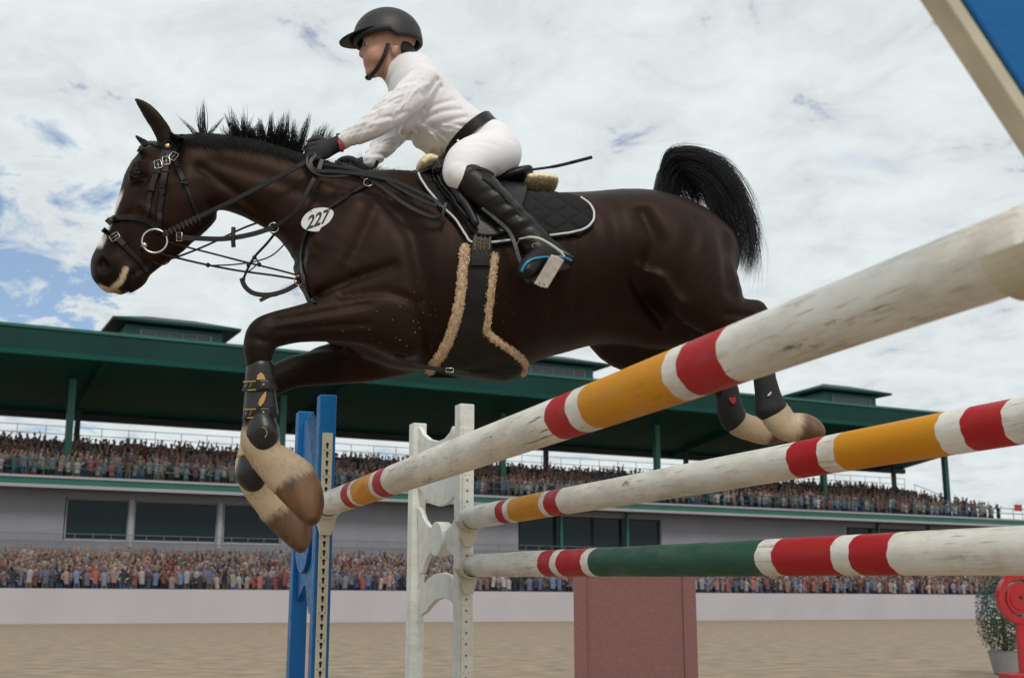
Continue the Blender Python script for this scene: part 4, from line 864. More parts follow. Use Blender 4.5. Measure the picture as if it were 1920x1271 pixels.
for k in range(420):                                       # loose inner hairs
    bx, by = RNG.uniform(1262, 1300), RNG.uniform(318, 345); P2 = crom([(bx, by), (bx + RNG.uniform(5, 25), by + RNG.uniform(10, 40)), (bx + RNG.uniform(10, 45), by + RNG.uniform(30, 70))], 4); w0 = RNG.normal() * .03
    cv.append((np.array([HP(x, y, w0) for x, y in P2]), .0008))
for k in range(170):                                       # flyaway hairs
    G = outer * .85 + inner * .15; n_ = 12; ii = np.linspace(RNG.uniform(8, 30), len(G) - 1, n_); P2 = np.stack([np.interp(ii, np.arange(len(G)), G[:, j]) for j in (0, 1)], 1); lam = np.linspace(0, 1, n_)[:, None]
    P2 = P2 + lam ** 1.5 * np.array([RNG.normal(2, 14), RNG.normal(4, 16)]) + np.sin(lam * RNG.uniform(4, 9) + RNG.uniform(0, 6)) * lam * RNG.uniform(2, 6); w0 = RNG.normal() * .04
    cv.append((np.array([HP(x, y, w0) for x, y in P2]), .0009))
strands('tail', cv, M_hair)
dk = MB().tube([HP(*p) for p in ((1236, 392), (1241, 362), (1247, 330), (1258, 308), (1276, 297), (1296, 300))], [.034, .036, .034, .030, .024, .010], 10); dk.build('tail_dock', M_hair, horse, smooth=True)

# short pale hair on the pasterns, falling over the coronets
sel = np.where((bl > .9) & (RNG.random(len(HV)) < .32))[0]; hn = np.zeros_like(HV)
e1_, e2_ = HV[HF_[:, 1]] - HV[HF_[:, 0]], HV[HF_[:, 2]] - HV[HF_[:, 0]]; fn_ = np.cross(e1_, e2_)
for j in range(4):
    for c_ in range(3): hn[:, c_] += np.bincount(HF_[:, j], fn_[:, c_], len(HV))
hn /= np.linalg.norm(hn, axis=1)[:, None] + 1e-12
cv = []
for k in sel:
    dn = np.array([.50, 0, -.62]) if px[k] < 700 else np.array([.75, 0, -.25]); d = dn + hn[k] * .34 + RNG.normal(size=3) * .16; d /= np.linalg.norm(d); l = RNG.uniform(.006, .013) if px[k] < 700 else RNG.uniform(.004, .008)
    cv.append((np.array([HV[k] - hn[k] * .001, HV[k] + d * l * .55, HV[k] + d * l - hn[k] * .1 * l]), .0008))
strands('feather', cv, mat('pale_leg_hair', (.50, .385, .26), .7, var=.35, vscale=18))

# ================================================================== tack
class HT:
    """a top-level thing placed in horse coordinates; parts are given in horse coordinates"""
    def __init__(s, name, label, cat, c, group=None):
        s.c = np.array(c, float); s.e = empty(name, H2W(s.c)[0], PSI); tag(s.e, label, cat, group); s.T = Matrix.Translation(Vector(-s.c))
    def part(s, mb, name, m, parent=None, **kw): o = mb.build(name, m, parent or s.e, **kw); o.data.transform(s.T); return o
    def mesh(s, v, f, name, m, parent=None, **kw): o = mesh_obj(name, v, f, m, parent or s.e, smooth=True, **kw); o.data.transform(s.T); return o
M_lea = mat('black_leather', (.008, .007, .0068), .40, spec=.32, bump=.12, bscale=160, var=.3, vscale=30)
M_lea2 = mat('brown_black_leather', (.015, .011, .009), .48, spec=.3, bump=.12, bscale=160, var=.3, vscale=30)
M_steel = mat('polished_steel', (.62, .58, .52), .28, metal=1.0)
M_brass = mat('brass', (.62, .40, .16), .3, metal=1.0)
M_fleece = mat('cream_sheepskin', (.95, .80, .50), .95, var=.08, vscale=60, bump=.08, bscale=220)
M_fleeceD = mat('tan_sheepskin', (.60, .43, .27), .95, var=.25, vscale=90, bump=.15, bscale=220)
M_cloth = mat('black_quilted_cloth', (.012, .011, .011), .8, spec=.25, bump=.15, bscale=400)
M_pipe = mat('white_piping', (.62, .60, .62), .6)
YN = np.array([0, -1.0, 0])
def skin_path(pts, n=6, lift=.003):
    q = crom(pts, n); r = [on(x, y, lift) for x, y in q]; return [a[0] for a in r], [a[1] for a in r]
def air_path(pts, n=6): return [HP(x, y, w) for x, y, w in crom(pts, n)]
def sstrap(mb, pts, wpx, th=.004, n=6, lift=.003):
    p, nn = skin_path(pts, n, lift); nn = [sum(nn[max(0, i - 2):i + 3]) for i in range(len(nn))]; mb.strap(p, nn, wpx * .0019, th); return mb
def astrap(mb, pts, wpx, th=.004, n=6):
    p = air_path(pts, n); mb.strap(p, [YN] * len(p), wpx * .0019, th); return mb
def buckle(t, x, y, ang, sx=13, sy=17, m=None, lift=.008):
    c, n_, _ = on(x, y, lift); a = math.radians(ang); e1 = np.array([math.cos(a), 0, math.sin(a)]); e1 -= n_ * (e1 @ n_); e1 /= np.linalg.norm(e1); e2 = np.cross(n_, e1); u = .00095
    q = [c + e1 * sx * u * i + e2 * sy * u * j for i, j in ((-1, -.8), (-.8, -1), (.8, -1), (1, -.8), (1, .8), (.8, 1), (-.8, 1), (-1, .8))]
    mb = MB().tube(q, .0016, 6, closed=True); mb.tube([c - e2 * sy * u, c + e2 * sy * u * .9], .0013, 5); t.part(mb, 'buckle', m or M_steel, smooth=True)
# ---- bridle
br_ = HT('bridle', 'black leather bridle with steel ring bit on the horse head', 'bridle', HP(300, 380, 0))
for nm, pts, wd in (('headpiece', [(326, 254), (321, 264), (315, 276), (311, 288)], 17), ('headpiece', [(340, 258), (334, 272), (328, 284), (324, 294)], 11), ('browband', [(262, 284), (268, 274), (281, 270), (298, 271), (312, 275)], 9),
                    ('cheekpiece', [(309, 284), (303, 300), (297, 318), (289, 342), (282, 365), (278, 392), (276, 408)], 9.5), ('cheekpiece', [(317, 286), (313, 308), (309, 335), (305, 363), (300, 400), (297, 428)], 10),
                    ('throatlash', [(323, 292), (334, 315), (350, 352), (363, 386), (372, 412), (374, 425)], 7.5), ('noseband', [(201, 419), (209, 412), (225, 409), (245, 408), (266, 411), (286, 420), (300, 436)], 12), ('flash_strap', [(193, 430), (201, 436), (213, 444), (234, 462), (256, 482), (272, 502), (275, 510)], 9.5)):
    br_.part(sstrap(MB(), pts, wd, .006 if nm in ('noseband', 'browband') else .0045, 8), nm, M_lea)
for pts, wd in (([(299, 311), (294, 328), (288, 346), (285, 358)], 11.5), ([(313, 304), (311, 322), (307, 345), (305, 364)], 12), ([(326, 296), (332, 311), (339, 328), (344, 340)], 10), ([(213, 443), (222, 450), (233, 461)], 11)):
    br_.part(sstrap(MB(), pts, wd, .0045, 6, .008), 'billet_end', M_lea2)
for x, y in ((296, 326), (311, 324), (334, 314), (283, 358), (305, 352), (346, 345)): br_.part(sstrap(MB(), [(x - 7, y - 1), (x, y), (x + 7, y + 1)], 5, .004, 3, .012), 'keeper', M_lea)
for x, y, a in ((298, 312, 15), (313, 305, 8), (326, 297, -28), (217, 447, -55)): buckle(br_, x, y, a, lift=.014)
c, n_, _ = on(315, 274, .010); br_.part(MB().ball(c, (.010, .004, .009), 14), 'rosette', M_brass, smooth=True)
RC = HP(290, 452, .086); br_.part(MB().tube([RC + np.array([math.cos(a), 0, math.sin(a)]) * .0425 for a in np.linspace(0, 6.2832, 41)[:-1]], .0036, 8, closed=True), 'bit_ring', M_steel, smooth=True)
br_.part(MB().ball(HP(271, 460, .083), .011, 12), 'bit_joint', M_steel, smooth=True); br_.part(MB().tube([HP(271, 460, .08), HP(264, 464, .03), HP(262, 466, -.08)], .007, 8), 'mouthpiece', M_steel, smooth=True)
br_.part(MB().tube(air_path([(284, 490, .03), (300, 496, .03), (311, 495, .03), (320, 486, .02), (322, 470, .0)], 5), .0022, 6), 'curb_strap', M_lea)
# ---- reins
rn = HT('reins', 'long black leather reins from the bit to the gloved hand and saddle', 'reins', HP(480, 380, .1))
def rein(pts, wd=8, th=.004, nm='rein', m=M_lea): return rn.part(astrap(MB(), pts, wd, th), nm, m)
rein([(306, 440, .088), (350, 418, .10), (402, 393, .115), (448, 371, .13), (520, 333, .145), (570, 306, .150), (598, 292, .145)], 9.5)
rein([(604, 300, .155), (596, 322, .165), (580, 352, .17), (560, 388, .165), (536, 412, .145), (514, 425, .12)], 9)
rein([(512, 427, .12), (470, 440, .115), (420, 448, .11), (370, 447, .10), (332, 444, .09)], 9.5)
rein([(332, 444, .094), (345, 446, .095), (365, 448, .10)], 11, .005, 'billet_end', M_lea2)
rein([(438, 427, .118), (437, 445, .120), (438, 464, .118)], 8, .008, 'rein_stop')
for k in range(9): t = k / 8; x, y = 312 + 60 * t, 438 - 29 * t; rn.part(MB().tube([HP(x - 3, y - 6, .103 + .004 * t), HP(x + 3, y + 5, .108 + .004 * t)], .0028, 5), 'grip_stitch', M_lea2)
m = MB().tube([HP(331, 452, .096), HP(331, 436, .096), HP(341, 436, .098), HP(341, 452, .098)], .0017, 6, closed=True); rn.part(m, 'buckle', M_steel, smooth=True)
# the slack running from the hand along the neck to the saddle
rein([(592, 290, .16), (582, 306, .17), (592, 320, .18), (630, 322, .19), (690, 329, .205), (740, 341, .225), (775, 356, .25), (812, 374, .28), (828, 388, .295)], 8)
rein([(604, 308, .15), (640, 314, .17), (680, 322, .185), (720, 338, .21), (752, 356, .245), (790, 376, .275), (820, 386, .292)], 7)
rein([(690, 336, .19), (716, 352, .225), (748, 376, .26), (784, 397, .282), (812, 407, .295), (826, 404, .30)], 8)
rein([(588, 288, .165), (576, 296, .165), (580, 316, .175), (602, 330, .185), (640, 331, .19), (680, 326, .19)], 5)
rein([(628, 303, .12), (668, 318, .13), (700, 330, .15), (742, 352, .215), (770, 372, .26)], 6)
rn.part(astrap(MB(), [(836, 382, .30), (832, 394, .305), (829, 408, .305)], 7, .006), 'keeper', M_lea)
# ---- martingale (forward straps hanging under the neck)
mg = HT('martingale', 'thin leather martingale straps crossing below the horse neck', 'martingale', HP(460, 500, .05))
for pts, r in (([(300, 450, .04), (337, 460, .05), (400, 476, .05), (458, 491, .045), (520, 506, .04), (568, 519, .03)], .0036), ([(296, 474, .03), (325, 482, .04), (390, 497, .045), (450, 508, .045), (510, 516, .04), (560, 524, .03)], .0040), ([(318, 486, .0), (343, 478, .0), (390, 459, -.02), (451, 430, -.04), (485, 417, -.05)], .0038),
               ([(516, 437, .11), (500, 457, .09), (477, 482, .06), (464, 505, .05), (455, 527, .045)], .0046), ([(538, 453, .09), (513, 477, .07), (484, 489, .06), (440, 496, .055), (392, 498, .045)], .0026), ([(478, 482, .06), (484, 492, .06), (474, 503, .055), (462, 512, .05)], .0026)):
    mg.part(MB().tube(air_path(pts, 5), r, 6), 'strap', M_lea2, smooth=True)
mg.part(astrap(MB(), [(453, 522, .05), (460, 538, .05), (476, 550, .05), (502, 553, .05), (530, 547, .045), (552, 536, .04), (566, 526, .03)], 9, .005), 'chest_strap', M_lea2)
mg.part(astrap(MB(), [(520, 552, .055), (505, 555, .055), (487, 564, .055)], 7, .005), 'strap_tongue', M_lea2)
for x, y, w in ((477, 483, .062), (466, 497, .055), (486, 496, .058), (390, 497, .048), (456, 524, .05)): mg.part(MB().ball(HP(x, y, w), (.008, .008, .009), 10), 'knot', M_lea2, smooth=True)
mg.part(MB().tube([HP(513 + 9 * math.cos(a), 427 + 9 * math.sin(a), .118) for a in np.linspace(0, 6.283, 25)[:-1]], .0023, 6, closed=True), 'ring', M_steel, smooth=True)
mg.part(MB().tube([HP(560 + 8 * math.cos(a), 526 + 9 * math.sin(a), .05) for a in np.linspace(0, 6.283, 25)[:-1]], .0022, 6, closed=True), 'ring', M_brass, smooth=True)
# ---- breastplate and number
bp_ = HT('breastplate', 'black breastplate strap across the horse shoulder beneath the number', 'breastplate', HP(620, 430, .2))
bp_.part(sstrap(MB(), [(692, 347), (668, 360), (640, 378), (618, 392), (596, 408), (580, 428), (570, 452), (567, 480), (569, 510), (574, 534)], 9, .0045, 6), 'strap', M_lea)
bp_.part(sstrap(MB(), [(574, 534), (582, 556), (592, 570)], 7, .004, 4), 'strap', M_lea)
bp_.part(sstrap(MB(), [(692, 346), (680, 335), (672, 328)], 9, .0045, 4), 'strap', M_lea)
bp_.part(MB().tube([on(691 + 9 * math.cos(a), 347 + 7 * math.sin(a), .011)[0] for a in np.linspace(0, 6.283, 21)[:-1]], .0022, 6, closed=True), 'ring', M_steel, smooth=True)
nc, nn_, _ = on(597, 412, .0); pn_ = nn_ * .45 + YN * .55; pn_ /= np.linalg.norm(pn_); nc = nc + pn_ * .022
def on_plate(x, y, lift=0.0):
    d = RL @ Vector(pray(x, y)); d = np.array(d); o = np.array(CL); k = ((nc + pn_ * lift - o) @ pn_) / (d @ pn_); return o + d * k
npl = HT('number_plate', 'white oval competitor number 227 on the horse shoulder', 'number plate', nc)
ol = crom([(589, 392), (604, 390), (618, 392), (626, 399), (622, 412), (608, 430), (592, 435), (573, 431), (565, 420), (572, 404), (589, 392)], 5)[:-1]
npl.part(MB().prism([on_plate(x, y) for x, y in ol], pn_ * .004), 'plate', mat('white_plate', (.66, .66, .63), .4), bevel=.001)
fc = bpy.data.curves.new('number', 'FONT'); fc.body = '227'; fc.size = 1.0; fc.extrude = .0; fc.align_x = 'CENTER'; fc.align_y = 'CENTER'; fc.shear = .12; fc.offset = .03
to = bpy.data.objects.new('tmp_text', fc); COL.objects.link(to); dg = bpy.context.evaluated_depsgraph_get(); tm = bpy.data.meshes.new_from_object(to.evaluated_get(dg)); bpy.data.objects.remove(to)
tv = np.array([v.co[:] for v in tm.vertices]); tv -= (tv.max(0) + tv.min(0)) / 2; ex_, ey_ = np.ptp(tv[:, 0]), np.ptp(tv[:, 1])
xv, yv = np.array([44, -16.0]), np.array([4, -27.0])
txo = mesh_obj('number', [on_plate(597 + v[0] / ex_ * xv[0] + v[1] / ey_ * yv[0], 411 + v[0] / ex_ * xv[1] + v[1] / ey_ * yv[1], .0046) for v in tv], [tuple(p.vertices) for p in tm.polygons], mat('black_print', (.02, .02, .02), .6), npl.e); txo.data.transform(npl.T)
for x, y in ((584, 396), (616, 396)): npl.part(MB().ball(on_plate(x, y, .005), .003, 8), 'rivet', M_steel, smooth=True)
# ---- cloths and saddle
def patch(fn, n, m, thick, mirror=True, ridge=True):
    """grid of skin points fn(s, t) -> (pixel x, y, lift); gives thickness and the other half across the horse's back"""
    V = []
    for j in range(m + 1):
        for i in range(n + 1):
            x, y, lf_ = fn(i / n, j / m); p, _, ok = on(x, y, lf_) ; V.append(p if ok else None)
    for j in range(m, -1, -1):
        for i in range(n + 1):
            k = j * (n + 1) + i
            if V[k] is None: x, y, lf_ = fn(i / n, j / m); q = V[k + n + 1] if j < m and V[k + n + 1] is not None else None; V[k] = HP(x, y, max(0.02, -q[1] - .02) if q is not None else .05)
    F_ = [(j * (n + 1) + i, j * (n + 1) + i + 1, (j + 1) * (n + 1) + i + 1, (j + 1) * (n + 1) + i) for j in range(m) for i in range(n)]
    if ridge:
        b0 = len(V); V += [np.array([V[i][0], 0.0, V[i][2] + .5 * abs(V[i][1]) * .25 + .004]) for i in range(n + 1)]; F_ += [(b0 + i, b0 + i + 1, i + 1, i) for i in range(n)]
    return V, F_
def build_patch(t, V, F_, name, m, thick, mirror=True, parent=None):
    o = mesh_obj(name, V, F_, m, parent or t.e, smooth=True); bm = bmesh.new(); bm.from_mesh(o.data); bmesh.ops.recalc_face_normals(bm, faces=bm.faces)
    if mirror:
        g = bmesh.ops.duplicate(bm, geom=bm.verts[:] + bm.edges[:] + bm.faces[:]); vs = [v for v in g['geom'] if isinstance(v, bmesh.types.BMVert)]
        for v in vs: v.co.y = -v.co.y
        bmesh.ops.reverse_faces(bm, faces=[f for f in g['geom'] if isinstance(f, bmesh.types.BMFace)]); bmesh.ops.remove_doubles(bm, verts=bm.verts, dist=1e-4)
    bmesh.ops.recalc_face_normals(bm, faces=bm.faces); bm.to_mesh(o.data); bm.free(); o.data.transform(t.T); s_ = o.modifiers.new('solid', 'SOLIDIFY'); s_.thickness = thick; s_.offset = -1
    return o
def poly_at(P, n=200):
    Q = crom(P, 8); d = np.r_[0, np.cumsum(np.linalg.norm(np.diff(Q, axis=0), axis=1))]; d /= d[-1]; return lambda s: (float(np.interp(s, d, Q[:, 0])), float(np.interp(s, d, Q[:, 1])))
pt_, pb_ = poly_at([(781, 332), (830, 348), (900, 360), (980, 366), (1046, 368), (1086, 376), (1106, 388), (1116, 404)]), poly_at([(781, 333), (790, 350), (804, 368), (826, 394), (855, 424), (872, 446), (884, 462), (925, 462), (958, 458), (1000, 453), (1045, 448), (1090, 440), (1110, 424), (1117, 406)])
def fpad(s, t):
    a, b = pt_(s), pb_(s); x, y = a[0] + (b[0] - a[0]) * t, a[1] + (b[1] - a[1]) * t; q = 0.0
    for u in ((x * .62 + y) / 30, (x * .62 - y) / 30): dd = abs(u - round(u)) * 30; q = max(q, math.exp(-(dd / 2.6) ** 2))
    return x, y, .017 - .006 * q
pad = HT('saddle_pad', 'black quilted saddle pad with white piped edge', 'saddle pad', HP(950, 410, .2))
V, F_ = patch(fpad, 110, 44, .01); build_patch(pad, V, F_, 'quilted_cloth', M_cloth, .012)
pe, _ = skin_path([(784, 334), (792, 350), (806, 368), (828, 393), (857, 422), (874, 444), (886, 458), (925, 458), (958, 454), (1000, 449), (1045, 444), (1089, 436), (1106, 422), (1112, 406), (1104, 390), (1088, 379)], 6, .020)
pad.part(MB().tube(pe, .0042, 7), 'piping', M_pipe, smooth=True); pad.part(MB().tube([p * np.array([1, -1, 1]) for p in pe], .0042, 7), 'piping', M_pipe, smooth=True)
def fuzz(v, f, n, ln, r):
    v = np.array(v); f = np.array([q[:3] for q in f]); a, b, c = v[f[:, 0]], v[f[:, 1]], v[f[:, 2]]; nr = np.cross(b - a, c - a); ar = np.linalg.norm(nr, axis=1); pk = RNG.choice(len(f), n, p=ar / ar.sum())
    out = []
    for k in pk:
        u, w = RNG.random(2); u, w = (1 - u, 1 - w) if u + w > 1 else (u, w); p = a[k] + (b[k] - a[k]) * u + (c[k] - a[k]) * w; nn = nr[k] / (ar[k] + 1e-12); d = nn + RNG.normal(size=3) * .6; d /= np.linalg.norm(d); l = ln * RNG.uniform(.5, 1.2); e = np.cross(d, RNG.normal(size=3)); e /= np.linalg.norm(e) + 1e-9
        out.append((p - nn * .002, p + d * l * .6 + e * l * .25, p + d * l + e * l * .1, r))
    VV, FF = [], []
    for p0, p1, p2, r in out:
        i = len(VV); s_ = np.cross(p2 - p0, YN); s_ = s_ / (np.linalg.norm(s_) + 1e-9) * r; VV += [p0 - s_, p0 + s_, p1 + s_, p1 - s_, p2]; FF += [(i, i + 1, i + 2, i + 3), (i + 3, i + 2, i + 4)]
    return VV, FF
def fleece(t, stations_list, name, m, n=1500, ln=.006):
    P = np.array([s for st in stations_list for s in st]); R = max(P[:, 6].max(), P[:, 7].max()); f = Field(P[:, :3].min(0) - R - .03, P[:, :3].max(0) + R + .03, .006)
    for st in stations_list: f.chain(st, .02)
    v, q = f.mesh(2); v = v + (np.sin(v @ np.array([310, 120, 170.0]))[:, None] * .0012); o = t.mesh(v, q, name, m); fv, ff_ = fuzz(v, q, n, ln, .0011); t.mesh(fv, ff_, 'wool', m, o)
hp_ = HT('half_pad', 'cream sheepskin half pad showing before and behind the saddle', 'half pad', HP(900, 345, 0))
fleece(hp_, [[stc(982, 352, 12, .0, .14), stc(1010, 352, 13, .0, .14), stc(1031, 353, 11, .0, .13)]], 'rear_roll', M_fleece, 500, .004)
fleece(hp_, [[stc(792, 318, 12, .0, .10), stc(800, 311, 14, .0, .10), stc(812, 312, 12, .0, .10)]], 'front_roll', M_fleece, 400, .004)
sd_ = HT('saddle', 'black leather jumping saddle under the rider', 'saddle', HP(900, 350, 0))
ft, fb_ = poly_at([(806, 322), (830, 345), (880, 356), (940, 358), (988, 352)]), poly_at([(806, 324), (812, 346), (828, 370), (850, 394), (872, 420), (890, 446), (925, 450), (952, 438), (972, 410), (984, 380), (990, 354)])
def fflap(s, t): a, b = ft(s), fb_(s); return a[0] + (b[0] - a[0]) * t, a[1] + (b[1] - a[1]) * t, .034
V, F_ = patch(fflap, 50, 24, .01); build_patch(sd_, V, F_, 'flap', M_lea, .014)
for sg in (1, -1):
    kr, _ = skin_path([(823, 312), (828, 342), (844, 368), (864, 392), (882, 416), (892, 438)], 6, .056); kr = [p * np.array([1, sg, 1]) for p in kr]; sd_.part(MB().tube(kr, [.017] + list(np.linspace(.024, .012, len(kr) - 2)) + [.006], 10), 'knee_roll', M_lea, smooth=True)
    kr, _ = skin_path([(812, 322), (818, 348), (836, 374), (858, 398), (880, 424)], 6, .046); sd_.part(MB().tube([p * np.array([1, sg, 1]) for p in kr], .006, 7), 'welt', M_lea2, smooth=True)
f = Field(HP(780, 400) * [1, 0, 1] + [0, -.3, 0], HP(1020, 270) * [1, 0, 1] + [0, .3, 0], .007)
f.chain([st2(826, 298, 828, 350, 0, .075), st2(850, 318, 850, 360, 0, .10), st2(890, 333, 890, 366, 0, .12), st2(930, 334, 932, 368, 0, .145), st2(962, 326, 966, 364, 0, .155), st2(984, 323, 980, 350, 0, .14)], .02); v, q = f.mesh(3); sd_.mesh(v, q, 'seat', M_lea)
sd_.part(astrap(MB(), [(812, 312, .06), (790, 322, .07), (762, 331, .08)], 6, .004), 'strap', M_lea2)
# ---- girth with belly guard
gi = HT('girth', 'black girth with broad belly guard edged in tan sheepskin', 'girth', HP(900, 600, .25))
Lp, Rp = poly_at([(888, 436), (882, 470), (876, 520), (871, 565), (864, 600), (852, 632), (834, 662), (812, 686)]), poly_at([(926, 436), (922, 470), (917, 520), (912, 565), (908, 600), (910, 622), (934, 642), (980, 676)])
def fg(s, t): a, b = Lp(t), Rp(t); return a[0] + (b[0] - a[0]) * s, a[1] + (b[1] - a[1]) * s, .014 + .01 * t
V, F_ = patch(fg, 16, 40, .01, ridge=False); n0 = 17
for j in (1, 2, 3):
    tt = j / 3
    for i in range(17):
        s = i / 16; x0, y0, _ = fg(s, 1.0); bx, by = 775 + (986 - 775) * s, float(np.interp(s, [0, .25, .5, .8, .93, 1], [687, 694, 704, 715, 709, 690])); last = V[40 * 17 + i]; w0 = -last[1]
        V.append(HP(x0 + (bx - x0) * tt, y0 + (by - y0) * tt ** .8, w0 * math.sqrt(max(0, 1 - tt ** 2.6))))
    F_ += [((39 + j) * 17 + i, (39 + j) * 17 + i + 1, (40 + j) * 17 + i + 1, (40 + j) * 17 + i) for i in range(16)]
build_patch(gi, V, F_, 'guard', mat('black_girth_leather', (.010, .009, .008), .6, spec=.3, var=.4, vscale=25, bump=.1, bscale=90), .012)
for side, pts, r in ((0, [(874, 468), (867, 520), (861, 565), (853, 602), (842, 634), (824, 664), (806, 688)], .0165), (1, [(926, 482), (922, 520), (917, 565), (912, 600), (912, 620), (936, 640), (960, 655), (978, 672), (984, 690), (979, 700)], .0125)):
    q = crom(pts, 5); st_ = []; lastw = .2
    for x, y in q:
        p, n2, ok = on(x, y, .012)
        if ok and p[1] < 0: lastw = -p[1]
        else: lastw *= .72; p = HP(x, y, lastw)
        st_.append([*p, 0, 0, 1.0, r, r])
    fleece(gi, [st_], 'sheepskin_edge', M_fleeceD, 2600, .008)
for x in (893, 903, 911, 920): gi.part(sstrap(MB(), [(x, 432), (x - 2, 452), (x - 4, 474)], 2.2 if x in (903, 911) else 3, .002, 4, .030), 'billet_edge', mat('tan_stitching', (.12, .075, .035), .7))
gi.part(sstrap(MB(), [(906, 430), (904, 450), (901, 476), (899, 500)], 34, .004, 4, .024), 'billet', M_lea)
gi.part(MB().tube([on(879 + 3.5 * math.cos(a), 491 + 5.5 * math.sin(a), .03)[0] for a in np.linspace(0, 6.283, 19)[:-1]], .0016, 6, closed=True), 'ring', M_steel, smooth=True)
gi.part(MB().tube([HP(x, y, .14) for x, y in ((836, 690), (850, 690), (850, 698), (836, 697))], .002, 6, closed=True), 'buckle', M_steel, smooth=True)
gi.part(astrap(MB(), [(740, 668, .16), (775, 682, .15), (810, 690, .13), (880, 700, .11)], 8, .004), 'belly_strap', M_lea)
# ---- leg boots
def boot(name, label, stations, grow, m, extra=()):
    st_ = [[*s[:6], s[6] + grow, s[7] + grow] for s in stations]; P = np.array(st_); f = Field(P[:, :3].min(0) - .1, P[:, :3].max(0) + .1, .005); f.chain(st_, .01, 5, flat_end=True)
    for e in extra: f.chain(e, .008)
    v, q = f.mesh(1); t = HT(name, label, 'leg boot', P[:, :3].mean(0), 'protective leg boots'); t.mesh(v, q, 'shell', m); return t
M_boot = mat('black_boot_shell', (.012, .011, .011), .38, spec=.5, bump=.1, bscale=70, var=.3, vscale=20)
M_neo = mat('black_neoprene', (.008, .007, .007), .75, bump=.25, bscale=300)
M_gold = mat('gold_trim', (.50, .29, .09), .4, metal=.6)
tb = boot('tendon_boot', 'black tendon boot with gold-edged straps on the near foreleg', [st2(465, 690, 512, 690, .18, .036), st2(462, 712, 513, 710, .18, .036), st2(462, 745, 515, 742, .18, .036), st2(458, 782, 520, 777, .18, .040)], .005, M_boot)
def wleg(x, c=488, h=30, w0=.18, d=.044): return w0 + d * math.sqrt(max(0, 1 - ((x - c) / h) ** 2))
for y0 in (722, 774):
    tb.part(astrap(MB(), [(x, y0 + (x - 488) * -.06, wleg(x, 488, 31) + .001) for x in (458, 464, 474, 486, 500, 512, 517)], 20, .004, 4), 'strap', M_lea)
    for dy in (-8, 8): tb.part(astrap(MB(), [(x, y0 + dy + (x - 488) * -.06, wleg(x, 488, 31) + .0055) for x in (457, 464, 472, 480)], 2.4, .0015, 4), 'gold_edge', M_gold)
    tb.part(MB().cbox(HP(496, y0 - 1, .228), (.032, 0, .002), (0, .008, 0), (0, 0, .030)), 'clip', M_boot, bevel=.004); tb.part(MB().ball(HP(494, y0 - 1, .234), (.004, .003, .004), 8), 'stud', M_brass, smooth=True)
    for xx in (463, 471): tb.part(MB().tube([HP(xx - 3, y0 + 4, wleg(xx) + .006), HP(xx, y0 - 4, wleg(xx) + .006), HP(xx + 3, y0 + 4, wleg(xx) + .006)], .0014, 5), 'gold_motif', M_gold)
tb.part(MB().prism([HP(x, y, .227) for x, y in ((481, 712), (483, 703), (489, 698), (495, 703), (498, 712))], (0, -.003, 0)), 'emblem', M_gold); tb.part(MB().prism([HP(x, y, .228) for x, y in ((484, 758), (487, 748), (493, 740), (499, 733), (499, 742), (495, 754), (489, 762))], (0, -.003, 0)), 'emblem', M_gold)
f1 = boot('fetlock_boot', 'black rounded fetlock boot on the near foreleg', [stc(490, 792, 27, .192, .040), stc(491, 812, 33, .196, .044), stc(494, 828, 21, .198, .038)], .004, M_boot); f1.part(MB().tube([HP(x, y, .256) for x, y in ((492, 800), (498, 804), (501, 812), (497, 820))], .0016, 5), 'motif', M_gold)
f2 = boot('fetlock_boot', 'black rounded fetlock boot on the far foreleg', [stc(471, 866, 25, -.158, .040), stc(472, 886, 31, -.154, .044), stc(476, 902, 20, -.150, .038)], .004, M_boot)
f2.part(astrap(MB(), [(445, 856, -.14), (462, 850, -.13), (482, 848, -.135)], 5, .004, 4), 'strap', M_gold)
h1 = boot('fetlock_boot', 'black fetlock boot on the near hind leg with small white mark', [st2(1452, 712, 1416, 712, .16, .033), st2(1462, 742, 1420, 750, .16, .037), st2(1468, 752, 1424, 786, .16, .044)], .005, M_neo); h1.part(MB().prism([HP(x, y, .205) for x, y in ((1438, 742), (1444, 735), (1447, 735), (1442, 742))], (0, -.003, 0)), 'mark', M_pipe)
h2 = boot('fetlock_boot', 'black fetlock boot on the far hind leg with small red badge', [st2(1382, 728, 1346, 732, -.16, .034), st2(1390, 760, 1346, 768, -.16, .040), st2(1400, 786, 1356, 796, -.16, .044)], .004, M_neo); h2.part(MB().prism([HP(x, y, -.112) for x, y in ((1366, 746), (1378, 744), (1380, 752), (1375, 758), (1369, 753))], (0, -.003, 0)), 'badge', mat('red_badge', (.45, .02, .03), .6))
# ---- whip
wp_ = HT('riding_whip', 'thin black riding whip sticking out behind the rider', 'whip', HP(950, 335, 0)); pth = air_path([(690, 330, -.06), (760, 326, -.03), (808, 312, .02), (870, 312, .08), (920, 332, .11), (946, 340, .12), (972, 322, .13), (1000, 318, .13), (1046, 311, .14), (1110, 295, .15)], 6)
wp_.part(MB().tube(pth, [.005 + .0012 * (i > len(pth) - 9) for i in range(len(pth))], 8), 'shaft', M_lea, smooth=True); wp_.part(MB().tube(pth[-5:], .0066, 8), 'flap', M_lea2, smooth=True); wp_.part(MB().tube(pth[:8], .008, 8), 'grip', M_lea2, smooth=True)

